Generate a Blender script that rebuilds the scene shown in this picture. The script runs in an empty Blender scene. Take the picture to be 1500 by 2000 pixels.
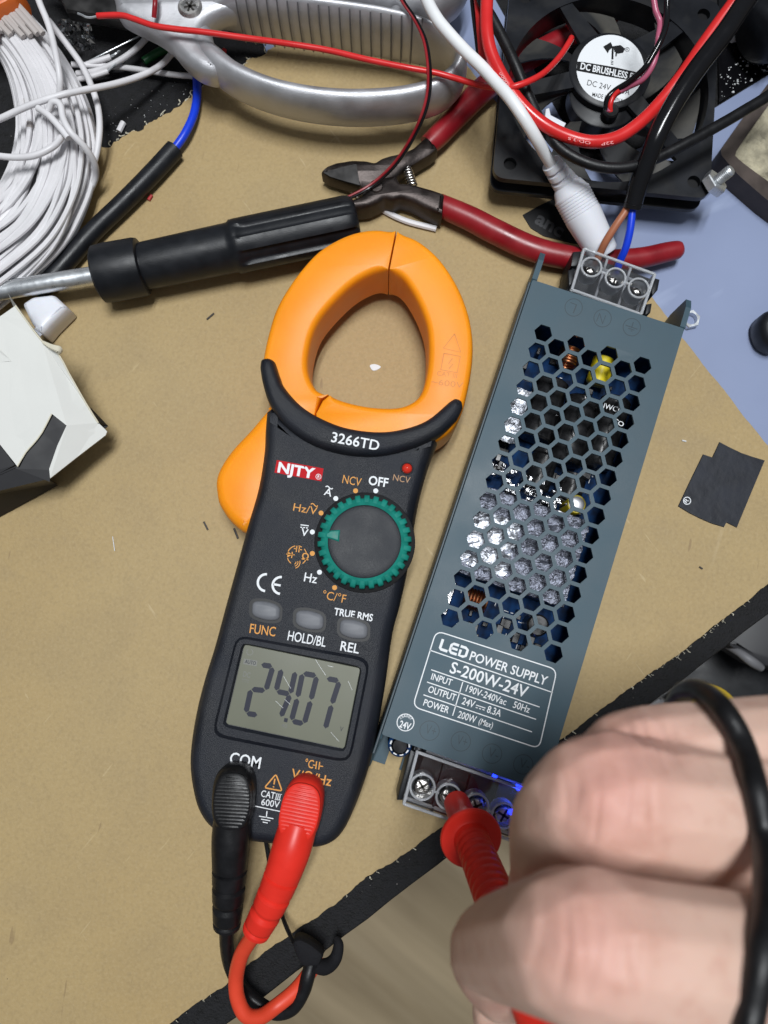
import bpy, bmesh, math, random
from mathutils import Vector, Matrix
from mathutils.geometry import tessellate_polygon
random.seed(7)
SC = bpy.context.scene
COL = SC.collection
# ------------------------------------------------------------------ camera, world, lamps, exposure
H = 0.282                       # camera height above the board (m)
TILT = math.radians(7.1)
FPX = 1500.0                    # focal length in photo pixels (1500x2000)
cam = bpy.data.cameras.new('camera'); camo = bpy.data.objects.new('camera', cam); COL.objects.link(camo)
camo.location = (0, 0, H); camo.rotation_euler = (TILT, 0, 0)
cam.sensor_fit = 'VERTICAL'; cam.sensor_height = 34.6; cam.lens = 34.6*FPX/2000
cam.clip_start = 0.005; cam.clip_end = 20
cam.dof.use_dof = True; cam.dof.focus_distance = 0.262; cam.dof.aperture_fstop = 15
SC.camera = camo
wd = bpy.data.worlds.new("World"); SC.world = wd; wd.use_nodes = True
wn = wd.node_tree.nodes; wl = wd.node_tree.links
bg = wn['Background']; bg.inputs[1].default_value = 0.225
tcw = wn.new('ShaderNodeTexCoord'); sepw = wn.new('ShaderNodeSeparateXYZ'); crw = wn.new('ShaderNodeValToRGB')
wl.new(tcw.outputs['Generated'], sepw.inputs[0]); wl.new(sepw.outputs[2], crw.inputs[0]); wl.new(crw.outputs[0], bg.inputs[0])
crw.color_ramp.elements[0].position = 0.0; crw.color_ramp.elements[0].color = (.52, .50, .47, 1)
crw.color_ramp.elements[1].position = 0.75; crw.color_ramp.elements[1].color = (.82, .90, 1.0, 1)
def area(name, loc, target, sx, sy, power, col):
    l = bpy.data.lights.new(name, 'AREA'); l.shape = 'RECTANGLE'; l.size = sx; l.size_y = sy; l.energy = power; l.color = col
    o = bpy.data.objects.new(name, l); COL.objects.link(o); o.location = loc
    o.rotation_euler = (Vector(target)-Vector(loc)).to_track_quat('-Z', 'Y').to_euler()
    return o
for nm, x in (('ceiling_tube_lamp', -0.05), ('ceiling_tube_lamp', 0.15)):
    lo = area(nm, (x, 0.22, 1.75), (x, 0.22, 0), 0.085, 0.62, 16.8, (0.95, 0.98, 1.0)); lo.rotation_euler = (0, 0, math.radians(-22))
SC.view_settings.view_transform = 'Standard'; SC.view_settings.look = 'None'
SC.view_settings.exposure = 0; SC.view_settings.gamma = 1; SC.view_settings.use_curve_mapping = False

# ------------------------------------------------------------------ helpers
CT, ST = math.cos(TILT), math.sin(TILT)
def V(px, py, z=0.0):
    """photo pixel -> world point on the horizontal plane z millimetres above the board"""
    dx, dy = (px-750)/FPX, -(py-1000)/FPX
    d = Vector((dx, CT*dy+ST, ST*dy-CT)); t = (z/1000-H)/d.z
    return Vector((d.x*t, d.y*t, z/1000))
def link(o): COL.objects.link(o); return o
ORI = {}
def tag(o, label=None, cat=None, group=None, kind=None):
    if label: o['label'] = label
    if cat: o['category'] = cat
    if group: o['group'] = group
    if kind: o['kind'] = kind
    return o
def thing(name, label, cat, base, group=None):
    o = link(bpy.data.objects.new(name, None)); o.location = base; o.empty_display_size = .01
    ORI[o] = Vector(base); return tag(o, label, cat, group)
class MB:
    def __init__(s): s.v = []; s.f = []; s.flat = []
    def add(s, vs, fs, flat=0):
        n = len(s.v); s.flat += range(len(s.f)+len(fs)-flat, len(s.f)+len(fs)) if flat else []; s.v += [Vector(v) for v in vs]; s.f += [tuple(i+n for i in f) for f in fs]; return s
def obj(name, mb, mat, parent=None, smooth=40, base=None):
    me = bpy.data.meshes.new(name)
    if parent is not None: off = ORI[parent]
    elif base is not None: off = Vector(base)
    else:
        xs = [v.x for v in mb.v]; ys = [v.y for v in mb.v]; zs = [v.z for v in mb.v]
        off = Vector(((min(xs)+max(xs))/2, (min(ys)+max(ys))/2, min(zs)))
    me.from_pydata([tuple(v-off) for v in mb.v], [], mb.f)
    bm = bmesh.new(); bm.from_mesh(me); bmesh.ops.recalc_face_normals(bm, faces=bm.faces); bm.to_mesh(me); bm.free()
    if mat: me.materials.append(mat)
    if smooth:
        fl = set(mb.flat); me.polygons.foreach_set('use_smooth', [i not in fl for i in range(len(me.polygons))]); me.set_sharp_from_angle(angle=math.radians(smooth))
    o = link(bpy.data.objects.new(name, me)); ORI[o] = off
    if parent is not None: o.parent = parent
    else: o.location = off
    return o
def crom(p0, p1, p2, p3, t):
    return [0.5*((2*b)+(-a+c)*t+(2*a-5*b+4*c-d)*t*t+(-a+3*b-3*c+d)*t**3) for a, b, c, d in zip(p0, p1, p2, p3)]
def sm(pts, n=6, closed=False):
    out = []; N = len(pts)
    for i in range(N if closed else N-1):
        if closed: q = [pts[(i+k-1) % N] for k in range(4)]
        else: q = [pts[max(0, i-1)], pts[i], pts[i+1], pts[min(N-1, i+2)]]
        for k in range(n): out.append(tuple(crom(*q, k/n)))
    if not closed: out.append(tuple(pts[-1]))
    return out
def rc(pts, r, n=5):
    """round the corners of a closed 2D polygon"""
    out = []; N = len(pts)
    for i in range(N):
        p = Vector(pts[i][:2]); a = Vector(pts[i-1][:2]); b = Vector(pts[(i+1) % N][:2])
        ra = min(r, (a-p).length*.45); rb = min(r, (b-p).length*.45)
        s = p+(a-p).normalized()*ra; e = p+(b-p).normalized()*rb
        for k in range(n+1):
            t = k/n; out.append(tuple(s*(1-t)**2+p*2*t*(1-t)+e*t*t))
    return out
def inset(poly, d):
    """poly: list of 2D Vectors (world m), d metres inwards"""
    N = len(poly); A = sum(poly[i].x*poly[(i+1) % N].y-poly[(i+1) % N].x*poly[i].y for i in range(N)); s = 1 if A > 0 else -1
    out = []
    for i in range(N):
        p = poly[i]; a = poly[i-1]; b = poly[(i+1) % N]
        e1 = p-a; e2 = b-p
        if e1.length < 1e-9: e1 = e2
        if e2.length < 1e-9: e2 = e1
        if e1.length < 1e-9: out.append(p.copy()); continue
        n1 = Vector((-e1.y, e1.x)).normalized()*s; n2 = Vector((-e2.y, e2.x)).normalized()*s
        n = n1+n2
        if n.length < 1e-6: n = n1
        n.normalize(); c = max(.5, n.dot(n1)); out.append(p+n*(d/c))
    return out
def slab(pts, zref, prof, mb=None, iw=None):
    """closed outline in photo pixels read at height zref (mm); prof = [(z mm, inset mm)] bottom to top; real vertical solid"""
    mb = mb or MB()
    poly = [V(p[0], p[1], zref).to_2d() for p in pts]
    q = []; wq = []
    for k, p in enumerate(poly):
        if not q or (p-q[-1]).length > 2e-5: q.append(p); wq.append(iw(*pts[k][:2]) if iw else 1)
    if (q[0]-q[-1]).length < 2e-5: q.pop(); wq.pop()
    poly = q; N = len(poly); vs = []; fs = []
    for z, i in prof:
        for p0_, p, w_ in zip(poly, inset(poly, i/1000) if i else poly, wq): p = p0_+(p-p0_)*w_; vs.append((p.x, p.y, z/1000))
    for k in range(len(prof)-1):
        for j in range(N):
            a = k*N+j; b = k*N+(j+1) % N; fs.append((a, b, b+N, a+N))
    o_ = (len(prof)-1)*N
    t0 = [tuple(reversed(t)) for t in tessellate_polygon([[Vector((v[0], v[1], 0))*1000 for v in vs[:N]]])]
    t1 = [tuple(i+o_ for i in t) for t in tessellate_polygon([[Vector((v[0], v[1], 0))*1000 for v in vs[o_:]]])]
    mb.add(vs, fs+t0+t1, len(t0)+len(t1)); return mb
def box(z0, z1, b=.4): return [(z0, b), (z0+b, 0), (z1-b, 0), (z1-b*.3, b*.3), (z1, b)]
def frames(P):
    T = [(P[min(i+1, len(P)-1)]-P[max(i-1, 0)]).normalized() for i in range(len(P))]
    u = T[0].orthogonal().normalized(); out = []
    for t in T:
        u = (u-t*u.dot(t))
        u = u.normalized() if u.length > 1e-6 else t.orthogonal().normalized()
        out.append((u, t.cross(u)))
    return out
def tubew(P, r, mb=None, segs=12, closed=False, cap=True, up=None, rh=None):
    """P world Vectors; r scalar/list (m); up: fixed up vector with rh the radius along it"""
    mb = mb or MB(); n = len(P)
    R = r if isinstance(r, (list, tuple)) else [r]*n
    RH = (rh if isinstance(rh, (list, tuple)) else [rh]*n) if rh else R
    if up is not None:
        F = []
        for i in range(n):
            t = (P[(i+1) % n]-P[i-1]) if closed else (P[min(i+1, n-1)]-P[max(i-1, 0)])
            sd = t.normalized().cross(up).normalized(); F.append((sd, up))
    else: F = frames(P)
    vs = []; fs = []
    for i in range(n):
        u, w = F[i]
        for k in range(segs):
            a = 2*math.pi*k/segs; vs.append(P[i]+u*math.cos(a)*R[i]+w*math.sin(a)*RH[i])
    for i in range(n if closed else n-1):
        j = (i+1) % n
        for k in range(segs):
            l = (k+1) % segs; fs.append((i*segs+k, i*segs+l, j*segs+l, j*segs+k))
    if cap and not closed:
        fs.append(tuple(range(segs-1, -1, -1))); fs.append(tuple((n-1)*segs+k for k in range(segs)))
    mb.add(vs, fs); return mb
def tube(path, r, mb=None, segs=12, n=6, closed=False, **k):
    """path [(px,py,z)] ; r in mm (scalar or a value per path point)"""
    if isinstance(r, (list, tuple)):
        q = sm([tuple(p)+(ri,) for p, ri in zip(path, r)], n, closed)
        return tubew([V(*p[:3]) for p in q], [p[3]/1000 for p in q], mb, segs, closed, **k)
    q = sm(path, n, closed); return tubew([V(*p) for p in q], r/1000, mb, segs, closed, **k)
def lathe(p0, p1, prof, mb=None, segs=32, rmod=None):
    """prof [(fraction along p0->p1, radius mm)]"""
    mb = mb or MB(); ax = (p1-p0); t = ax.normalized(); u = t.orthogonal().normalized()
    up = Vector((0, 0, 1)); u = (up-t*up.dot(t))
    u = u.normalized() if u.length > .05 else t.orthogonal().normalized()
    w = t.cross(u); vs = []; fs = []
    for f, r in prof:
        for k in range(segs):
            a = 2*math.pi*k/segs; rr = r/1000*(rmod(f, a) if rmod else 1)
            vs.append(p0+ax*f+u*math.cos(a)*rr+w*math.sin(a)*rr)
    for i in range(len(prof)-1):
        for k in range(segs):
            l = (k+1) % segs; fs.append((i*segs+k, i*segs+l, (i+1)*segs+l, (i+1)*segs+k))
    fs.append(tuple(range(segs-1, -1, -1))); fs.append(tuple((len(prof)-1)*segs+k for k in range(segs)))
    mb.add(vs, fs); return mb
def disc(px, py, zref, rmm, z0, z1, mb=None, segs=28, b=.3, ang=0):
    c = V(px, py, zref); mb = mb or MB()
    p0 = Vector((c.x, c.y, z0/1000)); p1 = Vector((c.x, c.y, z1/1000)); L = z1-z0; b = min(b, L*.45)
    return lathe(p0, p1, [(0, rmm-b), (b/L, rmm), (1-b/L, rmm), (1, rmm-b)], mb, segs)
def ring(px, py, zref, ro, ri, z0, z1, mb=None, segs=28):
    c = V(px, py, zref); mb = mb or MB(); vs = []; fs = []
    for r, z in ((ro, z0), (ro, z1-.2), (ro-.2, z1), (ri+.2, z1), (ri, z1-.2), (ri, z0)):
        for k in range(segs):
            a = 2*math.pi*k/segs; vs.append((c.x+math.cos(a)*r/1000, c.y+math.sin(a)*r/1000, z/1000))
    for i in range(6):
        for k in range(segs):
            l = (k+1) % segs; j = (i+1) % 6; fs.append((i*segs+k, i*segs+l, j*segs+l, j*segs+k))
    mb.add(vs, fs); return mb
def stroke(pts, wpx, z, mb=None, closed=False, t=.05):
    """a printed line: flat ribbon wpx wide along photo pixels at height z"""
    mb = mb or MB(); n = len(pts); L = []; R = []
    for i in range(n):
        a = pts[i-1] if (i or closed) else pts[0]; b = pts[(i+1) % n] if (i < n-1 or closed) else pts[-1]
        d = Vector((b[0]-a[0], b[1]-a[1])); d = d.normalized() if d.length > 1e-9 else Vector((1, 0)); q = Vector((-d.y, d.x))*wpx/2
        L.append(V(pts[i][0]+q.x, pts[i][1]+q.y, z+t)); R.append(V(pts[i][0]-q.x, pts[i][1]-q.y, z+t))
    vs = L+R; fs = []
    for i in range(n if closed else n-1):
        j = (i+1) % n; fs.append((i, j, n+j, n+i))
    mb.add(vs, fs); return mb
def arc(cx, cy, r, a0, a1, n=24, ry=None):
    return [(cx+r*math.cos(math.radians(a0+(a1-a0)*i/n)), cy-(ry or r)*math.sin(math.radians(a0+(a1-a0)*i/n))) for i in range(n+1)]
_dep = None
def curve_mesh(cu):
    o = bpy.data.objects.new('tmp', cu); COL.objects.link(o)
    dg = bpy.context.evaluated_depsgraph_get(); me = bpy.data.meshes.new_from_object(o.evaluated_get(dg))
    vs = [v.co.copy() for v in me.vertices]; fs = [tuple(p.vertices) for p in me.polygons]
    bpy.data.objects.remove(o); bpy.data.meshes.remove(me); bpy.data.curves.remove(cu); return vs, fs
def raw_text(s, bold=0, res=3):
    cu = bpy.data.curves.new('t', 'FONT'); cu.body = s; cu.size = 1; cu.offset = bold; cu.resolution_u = res; return curve_mesh(cu)
CAP = max(v.y for v in raw_text('H')[0])
def text(s, a, b, cap, z, mb, bold=0.0, flip=False, t=.05, shear=0):
    """write s with its baseline from photo pixel a to b, capitals cap pixels tall"""
    vs, fs = raw_text(s, bold)
    if not vs: return mb
    x0 = min(v.x for v in vs); x1 = max(v.x for v in vs); w = x1-x0
    A = Vector(a); B = Vector(b); d = B-A; n = Vector((d.y, -d.x)).normalized()*cap
    out = []
    for v in vs:
        p = A+d*((v.x-x0)/w)+n*(v.y/CAP)+d.normalized()*(shear*v.y/CAP*cap); out.append(V(p.x, p.y, z+t))
    mb.add(out, fs); return mb
def plate(outer, holes, z0, z1, mb=None):
    """flat plate with holes; world XY metres"""
    mb = mb or MB(); cu = bpy.data.curves.new('p', 'CURVE'); cu.dimensions = '2D'; cu.fill_mode = 'BOTH'; cu.extrude = (z1-z0)/2000
    for lp in [outer]+holes:
        s = cu.splines.new('POLY'); s.points.add(len(lp)-1); s.use_cyclic_u = True
        for p, q in zip(s.points, lp): p.co = (q[0], q[1], 0, 1)
    vs, fs = curve_mesh(cu); mz = Vector((0, 0, (z0+z1)/2000)); mb.add([v+mz for v in vs], fs); return mb
# ------------------------------------------------------------------ materials
def mat(name, col, rough=.5, metal=0, var=0, vscale=200, bump=0, bscale=3000, coat=0, spec=.5, trans=0, ior=1.45, emit=None, sss=0, sssr=(.004, .002, .001), dust=0, dscale=120, aniso=0):
    m = bpy.data.materials.new(name); m.use_nodes = True; N = m.node_tree.nodes; L = m.node_tree.links
    b = N['Principled BSDF']; b.inputs['Base Color'].default_value = (*col, 1); b.inputs['Roughness'].default_value = rough
    b.inputs['Metallic'].default_value = metal; b.inputs['Specular IOR Level'].default_value = spec; b.inputs['IOR'].default_value = ior
    b.inputs['Coat Weight'].default_value = coat; b.inputs['Coat Roughness'].default_value = .15
    if trans: b.inputs['Transmission Weight'].default_value = trans
    if emit: b.inputs['Emission Color'].default_value = (*emit[:3], 1); b.inputs['Emission Strength'].default_value = emit[3]
    if sss: b.inputs['Subsurface Weight'].default_value = sss; b.inputs['Subsurface Radius'].default_value = sssr; b.inputs['Subsurface Scale'].default_value = 1
    tc = N.new('ShaderNodeTexCoord')
    def noise(sc, det=4, dist=0):
        n = N.new('ShaderNodeTexNoise'); n.inputs['Scale'].default_value = sc; n.inputs['Detail'].default_value = det
        n.inputs['Distortion'].default_value = dist; L.new(tc.outputs['Object'], n.inputs['Vector']); return n
    last = None
    if var:
        n = noise(vscale, 5); r = N.new('ShaderNodeValToRGB'); L.new(n.outputs['Fac'], r.inputs[0])
        r.color_ramp.elements[0].position = .32; r.color_ramp.elements[1].position = .68
        r.color_ramp.elements[0].color = (*[c*(1-var) for c in col], 1); r.color_ramp.elements[1].color = (*[min(1, c*(1+var)) for c in col], 1)
        last = r.outputs[0]; L.new(last, b.inputs['Base Color'])
        mr = N.new('ShaderNodeMapRange'); L.new(n.outputs['Fac'], mr.inputs['Value']); mr.inputs['From Min'].default_value = .3; mr.inputs['From Max'].default_value = .7
        mr.inputs['To Min'].default_value = max(0, rough-.08); mr.inputs['To Max'].default_value = min(1, rough+.1); L.new(mr.outputs[0], b.inputs['Roughness'])
    if dust:
        n = noise(dscale, 6, .5); r = N.new('ShaderNodeValToRGB'); L.new(n.outputs['Fac'], r.inputs[0]); r.color_ramp.elements[0].position = .45; r.color_ramp.elements[1].position = .8
        mx = N.new('ShaderNodeMix'); mx.data_type = 'RGBA'; mu = N.new('ShaderNodeMath'); mu.operation = 'MULTIPLY'; mu.inputs[1].default_value = dust
        L.new(r.outputs[0], mu.inputs[0]); L.new(mu.outputs[0], mx.inputs[0]); mx.inputs[6].default_value = (*col, 1)
        if last: L.new(last, mx.inputs[6])
        mx.inputs[7].default_value = (.30, .27, .21, 1); L.new(mx.outputs[2], b.inputs['Base Color'])
    if bump:
        n = noise(bscale, 3); bp = N.new('ShaderNodeBump'); bp.inputs['Strength'].default_value = bump; bp.inputs['Distance'].default_value = .0005
        L.new(n.outputs['Fac'], bp.inputs['Height']); L.new(bp.outputs[0], b.inputs['Normal'])
    return m
def specks(m, scale, thr, col, amount=1.0):
    """small scattered flecks on a material"""
    N = m.node_tree.nodes; L = m.node_tree.links; b = N['Principled BSDF']; tc = N.new('ShaderNodeTexCoord')
    v = N.new('ShaderNodeTexVoronoi'); v.inputs['Scale'].default_value = scale; L.new(tc.outputs['Object'], v.inputs['Vector'])
    s = N.new('ShaderNodeSeparateColor'); L.new(v.outputs['Color'], s.inputs[0])
    a = N.new('ShaderNodeMath'); a.operation = 'MULTIPLY'; L.new(s.outputs[0], a.inputs[0]); a.inputs[1].default_value = thr
    c = N.new('ShaderNodeMath'); c.operation = 'LESS_THAN'; L.new(v.outputs['Distance'], c.inputs[0])
    a2 = N.new('ShaderNodeMath'); a2.operation = 'SUBTRACT'; L.new(a.outputs[0], a2.inputs[0]); a2.inputs[1].default_value = thr*.6; L.new(a2.outputs[0], c.inputs[1])
    mu = N.new('ShaderNodeMath'); mu.operation = 'MULTIPLY'; L.new(c.outputs[0], mu.inputs[0]); mu.inputs[1].default_value = amount
    mx = N.new('ShaderNodeMix'); mx.data_type = 'RGBA'; L.new(mu.outputs[0], mx.inputs[0]); mx.inputs[7].default_value = (*col, 1)
    src = b.inputs['Base Color']
    if src.is_linked: L.new(src.links[0].from_socket, mx.inputs[6])
    else: mx.inputs[6].default_value = src.default_value
    L.new(mx.outputs[2], src); return m
def clear_mat(name, tint=(1, 1, 1), gloss=.12, rough=.06):
    m = bpy.data.materials.new(name); m.use_nodes = True; N = m.node_tree.nodes; L = m.node_tree.links; N.remove(N['Principled BSDF'])
    t = N.new('ShaderNodeBsdfTransparent'); t.inputs[0].default_value = (*tint, 1); g = N.new('ShaderNodeBsdfGlossy'); g.inputs['Roughness'].default_value = rough
    fr = N.new('ShaderNodeFresnel'); fr.inputs[0].default_value = 1.45; ad = N.new('ShaderNodeMath'); ad.operation = 'ADD'; ad.inputs[1].default_value = gloss; L.new(fr.outputs[0], ad.inputs[0])
    mx = N.new('ShaderNodeMixShader'); L.new(ad.outputs[0], mx.inputs[0]); L.new(t.outputs[0], mx.inputs[1]); L.new(g.outputs[0], mx.inputs[2]); L.new(mx.outputs[0], N['Material Output'].inputs[0]); return m

M = {}
M['black_table'] = specks(specks(mat('black_table', (.0065, .0065, .0075), .72, var=.7, vscale=420, bump=1.0, bscale=1300, spec=.35), 420, .20, (.34, .32, .30)), 900, .2, (.14, .14, .14), .5)
M['black_plastic'] = mat('black_plastic', (.0075, .0085, .011), .40, var=.25, vscale=180, bump=.12, bscale=2500, spec=.38)
M['black_rubber'] = mat('black_rubber', (.006, .006, .007), .40, var=.3, vscale=250, bump=.1, bscale=1800, spec=.38)
M['black_glossy'] = mat('black_glossy', (.004, .004, .005), .14, var=.2, vscale=100, spec=.5)
M['meter_body'] = specks(mat('meter_body', (.0105, .0125, .0185), .46, var=.25, vscale=60, bump=.40, bscale=3800, spec=.36, dust=.035, dscale=50), 260, .07, (.20, .20, .20), .5)
M['dark_screw'] = mat('dark_screw', (.06, .055, .05), .4, .8)
M['orange'] = specks(mat('orange_plastic', (.88, .285, .008), .40, var=.10, vscale=32, bump=.06, bscale=2500, spec=.35, sss=.25, sssr=(.006, .003, .0005)), 130, .08, (.28, .10, .015), .55)
M['orange_dark'] = mat('orange_engraving', (.62, .19, .012), .5)
M['white_print'] = mat('white_print', (.74, .76, .78), .6, spec=.2)
M['orange_print'] = mat('orange_print', (.66, .31, .08), .6, spec=.2)
M['dim_orange_print'] = mat('dim_orange_print', (.34, .17, .06), .5)
M['red_print'] = mat('red_print', (.47, .016, .022), .7, spec=.1)
M['green'] = mat('green_plastic', (.010, .19, .15), .45, var=.15, vscale=300, spec=.22)
M['dial_face'] = mat('dial_face', (.018, .020, .025), .48, var=.15, vscale=120, bump=.25, bscale=5000, spec=.4)
M['button'] = mat('grey_button', (.15, .155, .17), .45, var=.12, vscale=200, spec=.3)
M['lcd'] = mat('lcd_glass', (.118, .122, .085), .35, var=.10, vscale=40, spec=.3)
M['lcd_ink'] = mat('lcd_ink', (.018, .020, .034), .45, spec=.2)
M['lcd_ink_pale'] = mat('lcd_ink_pale', (.105, .108, .09), .35)
M['red_plastic'] = mat('red_plastic', (.70, .028, .016), .42, var=.10, vscale=100, spec=.32)
M['red_cable'] = mat('red_cable', (.66, .055, .022), .42, var=.06, vscale=120)
M['red_wire'] = mat('red_wire', (.60, .020, .020), .30, var=.06, vscale=100)
M['grip_red'] = mat('grip_red', (.24, .008, .014), .34, var=.2, vscale=90, bump=.06, bscale=700, dust=.05, dscale=90)
M['old_steel'] = mat('old_steel', (.060, .050, .047), .45, .9, var=.4, vscale=160, bump=.15, bscale=1200)
M['steel'] = mat('steel', (.52, .50, .48), .28, 1, var=.2, vscale=400, bump=.3, bscale=2500)
M['zinc'] = mat('zinc', (.66, .68, .70), .30, .85, var=.1, vscale=300)
M['cast_alu'] = mat('cast_aluminium', (.50, .50, .52), .46, .75, var=.10, vscale=120, bump=.20, bscale=2600)
M['cast_alu_flat'] = mat('cast_aluminium_flat', (.27, .27, .285), .55, .6, var=.12, vscale=120, bump=.35, bscale=2200)
M['alu_line'] = mat('aluminium_groove', (.20, .20, .21), .5, .7)
M['blade_steel'] = mat('blade_steel', (.055, .053, .052), .42, .9, var=.3, vscale=150)
M['brown_wire'] = mat('brown_wire', (.36, .13, .065), .4)
M['blue_wire'] = mat('blue_wire', (.006, .045, .62), .36)
M['white_wire'] = mat('white_wire', (.66, .645, .66), .40, var=.06, vscale=100)
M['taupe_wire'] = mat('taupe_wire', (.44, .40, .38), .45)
M['white_cable'] = specks(mat('white_cable', (.76, .77, .78), .42, var=.04, vscale=120), 330, .10, (.35, .33, .30), .7)
M['copper'] = mat('copper', (.62, .26, .12), .3, 1)
M['psu'] = specks(mat('psu_paint', (.039, .074, .097), .45, metal=.0, var=.12, vscale=40, bump=.14, bscale=5000, spec=.36, dust=.035, dscale=35), 210, .05, (.22, .25, .27), .5)
M['psu_dark'] = mat('psu_engraving', (.016, .031, .042), .5)
M['psu_inner'] = mat('psu_inner', (.05, .07, .085), .5)
M['pcb'] = mat('pcb_blue', (.004, .024, .080), .6, var=.6, vscale=300, spec=.1)
M['foil'] = mat('crumpled_foil', (.48, .50, .55), .42, .9, var=.4, vscale=300, bump=1.0, bscale=800)
M['dark_foil'] = mat('dark_crackled_tape', (.15, .16, .21), .34, .7, var=.6, vscale=300, bump=.7, bscale=900)
M['dark_foil'] = mat('dark_crackled_tape', (.15, .16, .20), .38, .7, var=.5, vscale=400, bump=1.0, bscale=1100)
M['chip'] = mat('black_component', (.012, .012, .013), .3, var=.4, vscale=500)
M['cap_top'] = mat('capacitor_top', (.5, .5, .52), .4, 1)
M['yellow_tape'] = mat('yellow_tape', (.62, .50, .015), .35)
M['solder'] = mat('solder', (.7, .7, .72), .25, 1, bump=.8, bscale=1500)
M['clear'] = clear_mat('clear_plastic', (.93, .93, .94), .05)
M['clear_edge'] = mat('clear_plastic_edge', (.78, .80, .83), .12, trans=.6, ior=1.4)
M['led_blue_glow'] = mat('led_blue_glow', (.0, .01, .8), .3, emit=(.01, .03, 1, 5))
M['led_red'] = mat('led_red', (.60, .03, .015), .12, coat=.6)
M['white_card'] = mat('white_card', (.61, .61, .58), .62, var=.06, vscale=30, bump=.35, bscale=30)
M['card_core'] = mat('card_core', (.62, .58, .46), .8)
M['black_card'] = mat('black_card', (.010, .010, .012), .45, var=.15, vscale=80, spec=.35)
M['white_plastic'] = mat('white_plastic', (.70, .71, .76), .35, var=.03, vscale=60, sss=.1)
M['fan_black'] = mat('fan_black', (.008, .009, .012), .38, var=.25, vscale=80, dust=.07, dscale=70, spec=.3)
M['fan_blade'] = mat('fan_blade_dusty', (.020, .021, .023), .55, var=.2, vscale=60, dust=.30, dscale=55)
M['label_white'] = mat('label_white', (.74, .76, .78), .35)
M['label_black'] = mat('label_black', (.006, .006, .007), .45, spec=.3)
M['label_grey'] = mat('label_grey', (.12, .12, .13), .5); M['faint_print'] = mat('faint_print', (.035, .036, .04), .5); M['pale_red_print'] = mat('pale_red_print', (.70, .30, .30), .5)
M['pink_wire'] = mat('pink_wire', (.42, .10, .17), .3)
M['sticker'] = mat('sticker_black', (.016, .018, .025), .5, var=.3, vscale=110, bump=.35, bscale=260, spec=.3)
M['sticker_grey'] = mat('sticker_grey', (.10, .11, .13), .5)
M['tray'] = mat('tray_metal', (.060, .046, .040), .45, .5, var=.35, vscale=120)
M['sponge'] = mat('sponge', (.31, .28, .20), .85, var=.45, vscale=160, bump=1.0, bscale=900)
M['sponge'] = specks(M['sponge'], 300, .35, (.36, .27, .05), .8)
M['green_tube'] = mat('green_tube', (.008, .075, .022), .35)
M['orange_tie'] = mat('orange_tie', (.62, .13, .02), .4)
M['crumb_white'] = mat('crumb_white', (.66, .67, .68), .5)
M['crumb_dark'] = mat('crumb_dark', (.055, .050, .048), .6)
M['crumb_red'] = mat('crumb_red', (.40, .03, .03), .5)
M['velcro'] = mat('velcro', (.008, .008, .010), .75, bump=.6, bscale=3000, spec=.25)
M['grey_plastic'] = mat('grey_plastic', (.022, .022, .025), .5, var=.3, vscale=20)
M['pale_grey'] = mat('pale_grey', (.17, .17, .18), .5)
M['yellow_plastic'] = mat('yellow_plastic', (.55, .37, .01), .5)
M['nail'] = mat('fingernail', (.58, .36, .33), .28, sss=.2)
# kraft-coloured hardboard
m = mat('kraft_board', (.40, .285, .148), .62); N = m.node_tree.nodes; L = m.node_tree.links; b = N['Principled BSDF']; tc = N.new('ShaderNodeTexCoord')
def _n(sc, det, stretch=None, rot=0, dist=0):
    n = N.new('ShaderNodeTexNoise'); n.inputs['Scale'].default_value = sc; n.inputs['Detail'].default_value = det; n.inputs['Distortion'].default_value = dist
    mp = N.new('ShaderNodeMapping'); L.new(tc.outputs['Object'], mp.inputs[0]); mp.inputs['Rotation'].default_value = (0, 0, rot)
    mp.vector_type = 'TEXTURE'
    if stretch: mp.inputs['Scale'].default_value = tuple(1/q for q in stretch)
    L.new(mp.outputs[0], n.inputs['Vector']); return n
def _mix(fac, a, bcol, f):
    mx = N.new('ShaderNodeMix'); mx.data_type = 'RGBA'; mx.blend_type = 'MIX'; L.new(fac, mx.inputs[0])
    if isinstance(a, tuple): mx.inputs[6].default_value = (*a, 1)
    else: L.new(a, mx.inputs[6])
    mx.inputs[7].default_value = (*bcol, 1); return mx.outputs[2]
def _ramp(n, lo, hi, s=1.0):
    mr = N.new('ShaderNodeMapRange'); L.new(n.outputs['Fac'], mr.inputs['Value']); mr.inputs['From Min'].default_value = lo; mr.inputs['From Max'].default_value = hi
    mr.inputs['To Max'].default_value = s; return mr.outputs[0]
c0 = _mix(_ramp(_n(7, 4, dist=.4), .35, .65, .7), (.362, .255, .112), (.385, .288, .140), 1)
c0 = _mix(_ramp(_n(38, 6, dist=.5), .46, .70, .32), c0, (.28, .205, .105), 1)
c0 = _mix(_ramp(_n(24, 7, (1, .5, 1), .7, 1.2), .60, .72, .30), c0, (.27, .20, .115), 1)
c0 = _mix(_ramp(_n(90, 3, (.12, 1, 1), 1.2, .4), .70, .75, .35), c0, (.45, .35, .20), 1)
c0 = _mix(_ramp(_n(900, 4), .47, .74, .26), c0, (.46, .355, .20), 1)
c0 = _mix(_ramp(_n(760, 4, rot=1.1), .47, .74, .26), c0, (.205, .145, .072), 1)
c0 = _mix(_ramp(_n(420, 2, (.16, 1, 1), 2.2), .735, .77, .35), c0, (.56, .45, .27), 1)
c0 = _mix(_ramp(_n(420, 2, (.16, 1, 1), .9), .735, .77, .3), c0, (.52, .41, .23), 1)
c0 = _mix(_ramp(_n(300, 2, (.16, 1, 1), 1.4), .74, .77, .5), c0, (.20, .13, .065), 1)
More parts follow.
